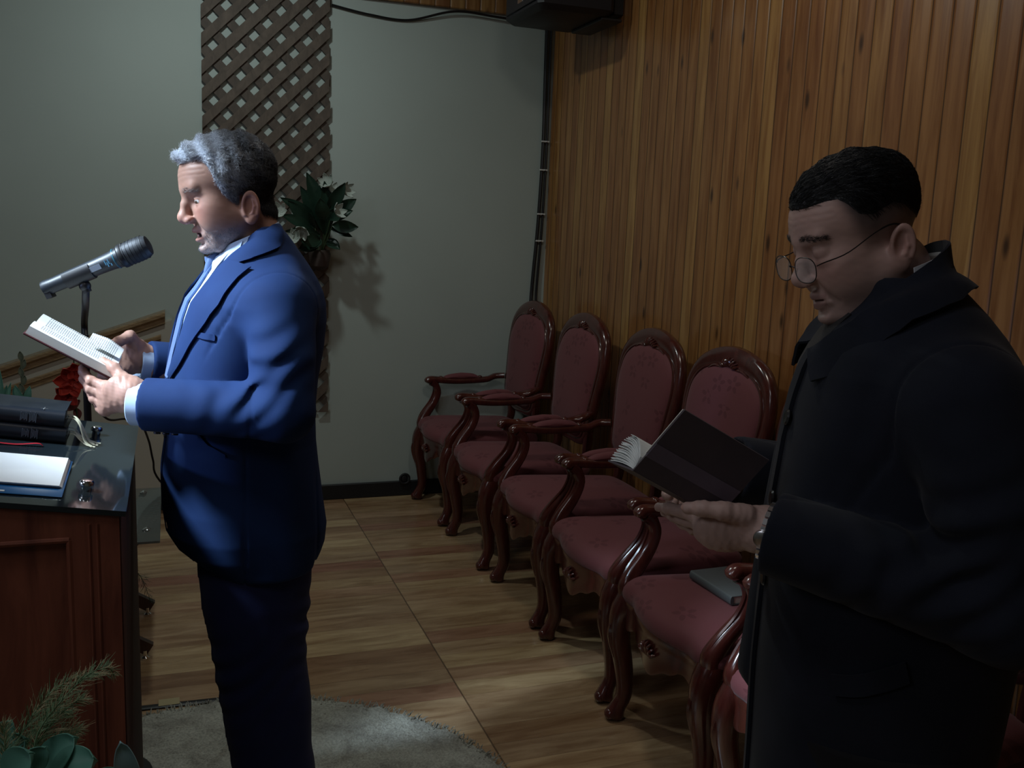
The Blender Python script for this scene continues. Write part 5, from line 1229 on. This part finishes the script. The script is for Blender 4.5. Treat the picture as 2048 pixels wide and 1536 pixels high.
    cbn = nd(mp, 'ShaderNodeCombineXYZ'); ln(mp, math_(mp, 'FLOOR', math_(mp, 'DIVIDE', sp[0], 0.0042)), cbn.inputs[0]); ln(mp, math_(mp, 'MULTIPLY', sp[1], 900.0), cbn.inputs[1]); wd = math_(mp, 'GREATER_THAN', noise(mp, cbn.outputs[0], 1.0, 1), 0.44)
    k = math_(mp, 'MULTIPLY', math_(mp, 'MULTIPLY', line, wd), math_(mp, 'MULTIPLY', math_(mp, 'MULTIPLY', colm, gap), mx))
    ln(mp, mixc(mp, math_(mp, 'MULTIPLY', k, .72), (0.82, 0.82, 0.78), (0.08, 0.08, 0.09)), bsdf(mp).inputs['Base Color'])
    for s, nm in ((1, 'page_block'), (-1, 'page_block')):
        G_ = []
        for i in range(12):
            row = []
            for j in range(14):
                t = j/13; row.append((Lx*i/11, s*hw_*t, .004+.012*math.sin(min(1, t*1.6)*math.pi/2)*(1 if t < .62 else 1-.35*((t-.62)/.38)**2)-.012*(1-min(1, t*7))))
            G_.append(row)
        G_ = np.array(G_); T_ = G_; Bt = G_.copy(); Bt[:, :, 2] = -.004
        b = MB(); Vv = list(T_.reshape(-1, 3))+list(Bt.reshape(-1, 3)); a_, b_ = 12, 14; o_ = a_*b_; Fq = []
        for i in range(a_-1):
            for j in range(b_-1): q = (i*b_+j, (i+1)*b_+j, (i+1)*b_+j+1, i*b_+j+1); Fq.append(q if s > 0 else q[::-1]); Fq.append(tuple(o_+k_ for k_ in (q[::-1] if s > 0 else q)))
        rim = [(i, 0) for i in range(a_)]+[(a_-1, j) for j in range(1, b_)]+[(i, b_-1) for i in range(a_-2, -1, -1)]+[(0, j) for j in range(b_-2, 0, -1)]; R_ = [i*b_+j for i, j in rim]
        for k_ in range(len(R_)): p, q = R_[k_], R_[(k_+1) % len(R_)]; Fq.append((q, p, o_+p, o_+q) if s > 0 else (p, q, o_+q, o_+p))
        b.add(Vv, Fq); b.build(nm, mp, bk, auto=30)
        MB().box((-.003, (0 if s > 0 else -hw_-.004), -.0075), (Lx+.003, (hw_+.004 if s > 0 else 0), -.0042), .001).build('cover', m_fabric('dark_red_book_cover', (.05, .012, .014), (.035, .01, .012), 400, .5, 0, .1), bk)
    MB().sheet([[(Lx*.50+.0*i, .060+.045*i/9-.0*j, .0215+.006*math.sin(i/3)) if j == 0 else (Lx*.50+.010, .060+.045*i/9, .0215+.006*math.sin(i/3)) for j in range(2)] for i in range(10)], .0006) if False else None
    # a loose page lifted towards the far side
    G_ = [[(Lx*(.02+.40*i/7), -(.02+.08*j/7), .017+.020*math.sin(j/7*2.6)*(1-.6*abs(i/7-.5))) for j in range(8)] for i in range(8)]
    MB().sheet(G_, .0005).build('lifted_page', mp, bk)
    return dict(near=near)
man_blue()
# ================================================================== the man in the dark coat
def man_coat():
    O = (1.0, 1.16, 0); DEG = 153.2; L = local_reader(O, DEG)
    root = empty('person', O, math.radians(DEG), label='black-haired man with glasses in a long dark coat, head bent over a book', cat='person')
    coat = m_fabric('dark_coat_wool', (0.0125, 0.0155, 0.027), (0.0095, 0.012, 0.021), 800, 0.9, 0.06, 0.35)
    th = 24.5; R = rotm('Z', 17)@rotm('Y', th); C = np.array([0.035, -.004, 1.486])
    o = dict(neck=((-.030, 0, -.080), tuple(R.T@(np.array([-.045, 0, 1.315])-C)), .063, .070), open=.0016, lid=-.0075, furrow=.8, fat=.006, ear=(-.022, -.034), earv=.0765, eart=-16,
             hu=[-.12, -.090, -.075, -.055, -.045, -.030, -.012, -.004, .004, .022, .032, .040, .055, .075, .09, .12], hw=[-.045, -.045, -.030, -.004, .012, .020, .020, .018, .014, .024, .046, .058, .062, .062, .062, .062], t0=.001, t1=.012, quiff=.004, nf=260, na=.0016, fadew=.06)
    hf = head_fn(o); Cf = V3(*C); Rf = np.array(R, f32)
    V, F = surfnet(lambda P: hf(P), (-.20, -.105, -.20), (.13, .105, .135), .0021)
    u, v_, w_ = V[:, 0], np.abs(V[:, 1]), V[:, 2]
    col = np.tile(np.array([0.58, 0.38, 0.33]), (len(V), 1)); nz = wob(V, 350, 5, 3)[:, None]*.5+.5; col = col*(0.92+0.12*nz)
    def mixin(mask, c):
        nonlocal col
        mask = np.clip(mask, 0, 1)[:, None]; col = col*(1-mask)+np.array(c)*mask
    mixin(.4*np.exp(-((v_-.042)/.02)**2-((w_+.035)/.022)**2)*(u > .03), (.50, .25, .22)); mixin(.4*np.exp(-(v_/.015)**2-((w_+.042)/.012)**2)*(u > .09), (.50, .28, .25))
    mixin(.6*np.exp(-((v_-.085)/.02)**2-((u+.022)/.03)**2-((w_+.034)/.04)**2), (.50, .26, .22))
    lip = (np.exp(-((w_+.0705)/.0040)**2)+np.exp(-((w_+.0835)/.0045)**2))*(u > .083)*(v_ < .022); mixin(.7*lip, (.34, .16, .145))
    st = smooth01(-.055, -.07, w_)*smooth01(.0, .02, u); mixin(st*.18, (.20, .17, .17))
    brow = np.exp(-((w_-.0225+.25*np.maximum(0, v_-.034))/.0042)**2)*(u > .055)*(v_ > .012)*(v_ < .050); mixin(.45*brow, (.09, .07, .06))
    m_ = w_-hair_line(u, o); mixin(.90*smooth01(-.060, .015, m_)*(1-smooth01(.030, .050, u)*smooth01(.02,.0,m_))*(v_ < .0785)*(w_ > -.07), (.045, .040, .042))
    parts = [(to_world(C, R, V), F, col)]
    # ---- hands: his left holds the book from below, his right steadies the far half
    lo_ = lambda px, py, y: L(px, py, y)
    near = dict(wrist=lo_(1528, 1060, .150), arm=lo_(1556, 1062, .155), palm=(lo_(1455, 1056, .140), (.050, .024, .036), rotm('Y', 6)), wr=.036, kr=.0125,
        knuckles=[lo_(1398, 1034, .120), lo_(1402, 1046, .105), lo_(1412, 1056, .090), lo_(1425, 1064, .075)],
        fingers=[dict(j=[lo_(1362, 1022, .100), lo_(1338, 1017, .080), lo_(1318, 1014, .065)], n=(.2, .2, -1), r=.0090), dict(j=[lo_(1372, 1040, .085), lo_(1350, 1032, .062), lo_(1330, 1024, .045)], n=(.2, .2, -1), r=.0094),
                 dict(j=[lo_(1386, 1056, .070), lo_(1366, 1046, .045), lo_(1350, 1036, .025)], n=(.2, .2, -1), r=.0090), dict(j=[lo_(1404, 1064, .055), lo_(1388, 1056, .032), lo_(1376, 1048, .016)], n=(.2, .2, -1), r=.0078)],
        thumb=[lo_(1490, 1030, .165), lo_(1446, 1022, .172), lo_(1404, 1017, .168), lo_(1374, 1016, .160)], thumb_n=(.1, 1, .5))
    A3 = lambda *q: np.array(q)
    far = dict(wrist=A3(.178, -.140, 1.055), arm=A3(.150, -.158, 1.062), palm=(A3(.215, -.105, 1.046), (.045, .030, .020)), wr=.034, kr=.0125,
        knuckles=[A3(.250, -.070, 1.052), A3(.248, -.072, 1.042), A3(.240, -.078, 1.032), A3(.230, -.085, 1.024)],
        fingers=[dict(j=[A3(.276, -.046, 1.050), A3(.284, -.022, 1.050), A3(.284, -.006, 1.052)], n=(0, -.2, -1), r=.009), dict(j=[A3(.270, -.048, 1.038), A3(.276, -.024, 1.038), A3(.274, -.008, 1.040)], n=(0, -.2, -1), r=.0094),
                 dict(j=[A3(.258, -.054, 1.028), A3(.262, -.030, 1.028), A3(.258, -.014, 1.032)], n=(0, -.2, -1), r=.009), dict(j=[A3(.244, -.062, 1.020), A3(.246, -.042, 1.020), A3(.242, -.028, 1.026)], n=(0, -.2, -1), r=.0078)],
        thumb=[A3(.210, -.110, 1.066), A3(.232, -.085, 1.080), A3(.252, -.062, 1.088), A3(.266, -.046, 1.090)], thumb_n=(0, 0, 1))
    hc = np.array([0.60, 0.41, 0.36])
    for h in (near, far):
        hfn = hand_fn(h); allp = np.array([h['wrist'], h['arm']]+list(h['knuckles'])+list(h['thumb'])+[q for F_ in h['fingers'] for q in F_['j']]); lo, hi = allp.min(0)-.055, allp.max(0)+.055
        V, F = surfnet(lambda P: hfn(P)+.0006*wob(P, 420, 5), lo, hi, .0017); n_ = wob(V, 300, 4)[:, None]; parts.append((V, F, hc*(0.97+.05*n_)))
    def core(P):
        d = s_loft(P, [.80, .95, 1.12, 1.28, 1.34], [.08, .10, .08, .05, .0], [-.15, -.16, -.16, -.15, -.10], [.14, .15, .15, .14, .09]); Q = P.copy(); Q[:, 1] = np.abs(Q[:, 1])
        d = smin(d, s_cap(Q, (-.07, .15, 1.24), (-.12, .25, 1.02), .045, .038), .02); d = smin(d, s_cap(Q, (-.12, .25, 1.02), (.13, .155, 1.06), .037, .03), .01); return smin(d, s_chain(Q, [(-.04, .09, .84), (-.05, .095, .45), (-.07, .10, .07)], [.08, .058, .042]), .02)
    V, F = surfnet(core, (-.25, -.32, .02), (.22, .32, 1.40), .012); parts.append((V, F, np.tile(hc, (len(V), 1))))
    V, F, Cc = join(parts); body = fastmesh('body', V, F, M['skin'], root, Cc)
    b = nails(near, root, True); b2 = nails(far, root, False); b.add(b2.V, b2.F); b.build('fingernails', bpy.data.materials['fingernail'], body)
    eyes(root, C, R, (.80, 0, -.60))
    def hc_(P):
        P = np.asarray(P); r = rng.rand(len(P)); top = smooth01(.0, .10, P[:, 2]+.6*P[:, 0]); g = .012+.010*r+(.10*(r > .93))*top; return np.stack([g*.95, g, g*1.1], 1)
    def comb(P):
        top = smooth01(.05, .09, P[:, 2])[:, None]; side = np.array([-.55, 0, -.8]); return (1-top)*side+top*(np.array([-1.0, 0, .25])+np.stack([0*P[:, 0], .55*np.sign(P[:, 1]+.02), 0*P[:, 0]], 1))+rng.normal(size=P.shape)*.12
    hair_mesh(root, hf, o, C, R, hair_fn(o, hf), M['hair'], hc_, comb, 9000, .0024, (.010, .030), .00036, 'short black hair brushed back', .10, .4, .1)
    def bits(n, mask, ln__, colr, name, rad=.00028):
        Vh, Fh = surfnet(lambda P: hf(P, False), (.02, -.08, -.15), (.13, .08, .06), .003); k = np.where(mask(Vh))[0]; p = Vh[rng.choice(k, n)]+rng.normal(size=(n, 3))*.001; g = grad(lambda P: hf(P, False), p)
        a, b_, c_ = strands('x', root, lambda P: hf(P, False), p, np.stack([-.3*np.ones(n), np.sign(p[:, 1]), .1*np.ones(n)], 1)+rng.normal(size=p.shape)*.25+g*.3, rng.uniform(*ln__, n), 3, rad, colr, M['hair'], .5, .1, 0); return fastmesh(name, to_world(C, R, a), b_, M['hair'], root, c_)
    bits(350, lambda V: (V[:, 0] > .055) & (np.abs(V[:, 1]) > .012) & (np.abs(V[:, 1]) < .050) & (np.abs(V[:, 2]-.0215+.25*np.maximum(0, np.abs(V[:, 1])-.032)) < .004), (.005, .009), lambda P: np.tile([[.05, .045, .045]], (len(P), 1)), 'eyebrows')
    # ---- glasses, low on the nose
    wire = mat('glasses_wire', (.03, .025, .025), .3, .6); W = lambda p: to_world(C, R, np.array(p, float))
    g = empty('glasses', (0, 0, 0)); g.parent = root
    gx = dict(c=(.103, .033, -.022), w=.0245, hgt=.0175)
    lensm = mat('lens_glass', (.9, .92, .95), .03, spec=.5, alpha=.12)
    for s in (1, -1):
        cc = np.array([.1095, s*.035, -.0185]); ring = []
        for a in np.linspace(0, 2*math.pi, 36, endpoint=False):
            ca, sa = math.cos(a), math.sin(a); yv = math.copysign(abs(ca)**.8, ca)*.0290; zv = math.copysign(abs(sa)**.8, sa)*.0185
            ring.append(cc+np.array([-.10*abs(yv)*(1 if ca*s > 0 else -.2)-.20*zv*-1*-1, yv, zv]))
        ring = W(ring); MB().sweep(ring, .0008, 6, closed=True, up=(1, 0, 0)).build('lens_rim', wire, g)
        G_ = np.array([[ring.mean(0)*(1-t)+p*t for t in np.linspace(.02, 1, 5)] for p in list(ring)+[ring[0]]]); MB().sheet(G_, .0012).build('lens', lensm, g)
        P = curve_pts(W([cc+[-.006, s*.0290, .006], cc+[-.014, s*.036, .008], (.060, s*.0765, -.010), (.015, s*.0815, .002), (-.012, s*.0825, .004), (-.030, s*.0800, -.006), (-.040, s*.0770, -.030)]), 26)
        MB().sweep(P, [(.0011, .0009)]*15+[(.0016, .0014)]*12, 6).build('temple', wire, g)
    MB().sweep(curve_pts(W([(.1100, -.008, -.015), (.1140, 0, -.011), (.1100, .008, -.015)]), 8), .0010, 6).build('bridge', wire, g)
    # ---- coat
    zf = [.55, .70, .80, .887, .958, 1.067, 1.118, 1.169, 1.230, 1.28, 1.311, 1.34, 1.37, 1.40]
    xf = [.122, .124, .126, .126, .124, .120, .116, .112, .102, .090, .076, .058, .036, .010]
    xb = [-.235, -.240, -.250, -.255, -.256, -.246, -.238, -.230, -.224, -.212, -.200, -.180, -.155, -.125]
    ry = [.205, .205, .206, .206, .210, .205, .205, .208, .210, .206, .196, .172, .138, .100]
    SH, EL, WR = (-.088, .195, 1.255), (-.135, .275, 1.010), (.146, .160, 1.055)
    SHf, ELf, WRf = (-.085, -.192, 1.235), (-.135, -.275, 1.010), (.165, -.160, 1.065)
    def cf(P):
        x, y, z = P[:, 0], P[:, 1], P[:, 2]
        d = s_loft(P, zf, xf, xb, ry, None, 2.3, .006)-.003*wob(P*V3(1, 1, .4), 30, 5)
        arms = None
        for S, E, W_ in ((SH, EL, WR), (SHf, ELf, WRf)):
            Mid = ((S[0]+E[0])/2-.004, (S[1]+E[1])/2+.014*np.sign(S[1]), (S[2]+E[2])/2); a = s_chain(P, [S, Mid, E], [.086, .078, .068], 0); a = smin(a, s_cap(P, E, W_, .067, .060), .02)
            dv = np.array(W_)-np.array(E); dv = dv/np.linalg.norm(dv); a = smax(a, (P-V3(*W_))@V3(*dv), .004); a = smax(a, -smax(s_cap(P, W_, np.array(W_)+dv*.05, .050), -((P-V3(*W_))@V3(*dv)+.010), .002), .002)
            a = a+fold(P, (E[0]+.06, E[1], E[2]+.05), (.55, 0, .8), .045, .007, .075)+fold(P, (E[0]+.02, E[1], E[2]+.12), (.3, 0, .95), .055, .006, .07, 1)+fold(P, (E[0]+.15, E[1]-.02, E[2]+.02), (.9, 0, .3), .05, .004, .06)
            arms = a if arms is None else np.minimum(arms, a)
        kb = .008+.035*smooth01(1.12, 1.22, z); d = smin(d, arms, kb)
        sm = (np.abs(y)-(.200-.22*np.maximum(0, 1.22-z)))/.0035; d = d+.0035*np.exp(-sm*sm)*smooth01(1.05, 1.14, z)
        d = smin(d, s_ell(P, (-.045, 0, 1.385), (.080, .088, .045), rotm('Y', -28)), .03)
        d = smax(d, -s_ell(P, (-.015, 0, 1.450), (.080, .071, .060), rotm('Y', -28)), .006)
        return d
    V, F = surfnet(cf, (-.34, -.38, .53), (.24, .38, 1.46), .0048); ct = fastmesh('coat', V, F, coat, root)
    # big turned-down collar
    def collar(s):
        top = [(-.094, s*.000, 1.476), (-.088, s*.045, 1.470), (-.060, s*.073, 1.448), (-.012, s*.080, 1.408), (.030, s*.068, 1.370), (.056, s*.044, 1.342), (.069, s*.020, 1.320)]
        bot = [(-.138, s*.000, 1.425), (-.130, s*.062, 1.420), (-.095, s*.112, 1.398), (-.040, s*.130, 1.355), (.008, s*.120, 1.308), (.044, s*.100, 1.275), (.068, s*.076, 1.258)]
        A = curve_pts(top, 26); B = curve_pts(bot, 26); G_ = []
        for a, b_ in zip(A, B):
            row = []
            for t in np.linspace(0, 1, 8):
                p = a+(b_-a)*t; row.append(p)
            G_.append(row)
        G_ = np.array(G_); sh = G_.shape; P = G_.reshape(-1, 3); d = cf(P.astype(f32)); g = grad(cf, P); need = np.tile(np.linspace(0, 1, 8), 27); tgt = .004+.010*np.sin(need*math.pi)*1.0+.004*need
        ok = np.where(need > .0, 1, 0); P = P+g*np.clip(tgt-d, -.03, .03)[:, None]*np.minimum(1, need*2.2)[:, None]; MB().sheet(P.reshape(sh), .0045).build('collar', coat, ct)
    for s in (1, -1): collar(s)
    # front edges: his left panel in front, the far panel hanging slightly forward
    patch('front_placket', cf, [(.080, .030, 1.300), (.104, .028, 1.22), (.120, .022, 1.10), (.124, .012, .96), (.127, .006, .80), (.124, .006, .56)], [(.080, .002, 1.300), (.106, .000, 1.22), (.122, -.004, 1.10), (.126, -.010, .96), (.129, -.014, .80), (.126, -.014, .56)], .004, .006, coat, ct, 34, 4)
    V_ = [[(.128+.010*t, -.015-.05*t, z) for t in (0, .5, 1)] for z in ()]
    G_ = []
    for z, x in ((1.12, .104), (1.02, .114), (.92, .122), (.82, .128), (.74, .134), (.715, .126)):
        G_.append([(x-.02, -.030, z), (x-.004, -.055, z), (x+.004, -.085, z+.002), (x-.004, -.12, z+.004), (x-.05, -.16, z)])
    G_ = np.array(G_, float); Gs = np.array([[curve_pts(G_[:, j], 20)[i] for j in range(5)] for i in range(21)]); MB().sheet(Gs, .006).build('coat_flap', coat, ct)
    b = MB()
    for z in (1.20, 1.07, .94): p = snap([(.12, .030, z)], cf, .006)[0]; g_ = grad(cf, np.array([p]))[0]; b.lathe([(.011, -.002), (.0125, .001), (.010, .004), (.002, .003)], p, g_, 16)
    b.build('coat_buttons', mat('black_button', (.01, .01, .012), .3), ct)
    patch('pocket', cf, [(.06, .20, .86), (.02, .21, .87), (-.04, .22, .90)], [(.05, .20, .83), (.01, .21, .84), (-.05, .22, .87)], .004, .004, coat, ct, 12, 4)
    patch('sweater_front', cf, [(.030, .048, 1.355), (.070, .038, 1.315), (.090, .024, 1.27)], [(.030, -.048, 1.355), (.070, -.038, 1.315), (.090, -.024, 1.27)], .0015, .003, m_fabric('black_sweater', (.010, .010, .013), (.007, .007, .01), 500, .9, .2, .3), root, 12, 10)
    # white shirt collar peeping behind the neck, shirt cuff
    sh_ = mat('white_shirt', (.62, .64, .68), .7)
    G_ = []
    for t in np.linspace(1.75, 2*math.pi-1.75, 30):
        G_.append([np.array([-.024+math.cos(t)*.067, math.sin(t)*.070, 1.440+.028*(-math.cos(t))-.010]), np.array([-.030+math.cos(t)*.069, math.sin(t)*.072, 1.400])])
    MB().sheet(G_, .0025).build('shirt_collar', sh_, root)
    dv = np.array(WR)-np.array(EL); dv /= np.linalg.norm(dv)
    # steel watch at the cuff
    wt = empty('wrist_watch', (0, 0, 0)); wt.parent = root; b = MB(); c0 = np.array(near['wrist'])-dv*.008; e1 = np.cross(dv, (0, 0, 1.)); e1 /= np.linalg.norm(e1); e2 = np.cross(dv, e1)
    for k in range(22):
        a = 2*math.pi*k/22; rr = e1*math.cos(a)*.036+e2*math.sin(a)*.041; tt = -e1*math.sin(a)+e2*math.cos(a); b.obox(c0+rr, dv, tt, rr/np.linalg.norm(rr), .0065, .0045, .0018)
    b.build('bracelet', mat('steel', (.6, .6, .62), .25, 1.0), wt, smooth=False)
    MB().lathe([(.0125, 0), (.0135, .003), (.0125, .007), (.011, .008), (.001, .008)], c0+e1*np.sign((e1@np.array([0, 1, 0])))*.035, e1*np.sign((e1@np.array([0, 1, 0]))), 24).build('watch_case', bpy.data.materials['steel'], wt)
    # trousers and shoes below the coat
    def tro(P):
        d = None
        for s in (1, -1):
            e = s_loft(P, [.012, .08, .3, .5, .75], [.03, .03, .04, .06, .09], [-.15, -.15, -.15, -.17, -.20], [.082, .08, .086, .095, .11], [s*.105]*5, 2.1, .004); d = e if d is None else smin(d, e, .02)
        return d+.003*wob(P*V3(1, 1, .5), 14, 4)
    V, F = surfnet(tro, (-.24, -.26, 0), (.14, .26, .78), .008); fastmesh('trousers', V, F, m_fabric('black_trousers', (.012, .012, .015), (.010, .010, .012), 900, .9, .1, .3), root)
    for s in (1, -1): shoe(root, -.045, s*.105, bpy.data.materials['black_shoe_leather'])
    # ---- the dark book in his hand: near cover raised, rear half lying away from the camera with its leaves fanned
    D_ = L(1290, 912, .160); E_ = L(1452, 1003, .100); A_ = L(1369, 819, .173)
    x, y, z, Lx, Ly = book_frame(D_, E_, A_)
    bk = bpy.data.objects.new('open_book', None); COL.objects.link(bk); tag(bk, label='open dark brown book held by the man in the dark coat', cat='book')
    set_frame(bk, O, DEG, D_, x, y, z); F3 = np.array([x, y, z]); loc = lambda p: F3@(np.array(p)-D_)
    cov = m_fabric('dark_brown_cover', (.115, .095, .112), (.095, .08, .095), 300, .55, .02, .25); cov2 = m_fabric('band_leather', (.21, .175, .235), (.175, .15, .20), 300, .5, .02, .2)
    Lc = Lx*1.04; cen = loc(L(1350, 930, 2.0)); sg = 1.0 if cen[2] > 0 else -1.0     # +1: camera side is +z
    S0 = loc(np.array([.346, .156, 1.132])); S0[0] = 0
    O0 = loc(np.array([.3825, .086, 1.126])); O0[0] = 0
    def slab(nm, p, q, th, mt, inset=0.0):
        p = np.array(p); q = np.array(q); v = q-p; lv = np.linalg.norm(v); v = v/lv; n_ = np.cross((1, 0, 0), v); b = MB()
        b.obox((p+q)/2+np.array([Lc/2, 0, 0]), (1, 0, 0), v, n_, Lc/2-inset, lv/2, th/2); return b.build(nm, mt, bk, smooth=False)
    slab('front_cover', (0, 0, 0), (0, Ly, 0), .003, cov)
    slab('cover_band', (0, .001, sg*.0018), (0, .026, sg*.0018), .0012, cov2, .0002)
    slab('flyleaf', (0, .004, -sg*.0022), (0, Ly-.0015, -sg*.0022), .0014, bpy.data.materials['paper_edge'], -.0012)
    slab('spine', (0, 0, 0), S0, .003, cov); slab('rear_cover', S0, O0, .003, cov)
    v2 = O0-S0; wd = np.linalg.norm(v2); v2 /= wd; u3 = np.array([0, Ly, 0])/Ly; w2 = np.cross((1, 0, 0), v2); w2 = w2 if w2@u3 > 0 else -w2
    b = MB()
    for k in range(30):
        t = k/29; G_ = []; an = t*.50
        base = S0+w2*(.002+.020*t)+v2*.002; dirv = v2*math.cos(an)+w2*math.sin(an); ly = wd*(.95-.22*t*t+.03*math.sin(k*2.1))
        for i in range(2):
            G_.append([np.array([.002 if i == 0 else Lc-.004, 0, 0])+base+dirv*ly*q+w2*(.010*math.sin(q*math.pi)*(.3+.7*t)+.0016*math.sin(k*1.7)*q) for q in np.linspace(0, 1, 7)])
        b.sheet(G_, .0013 if k < 25 else .0005)
    b.build('page_block', mat('book_leaves', (.88, .93, .94), .75), bk, smooth=False)
man_coat()
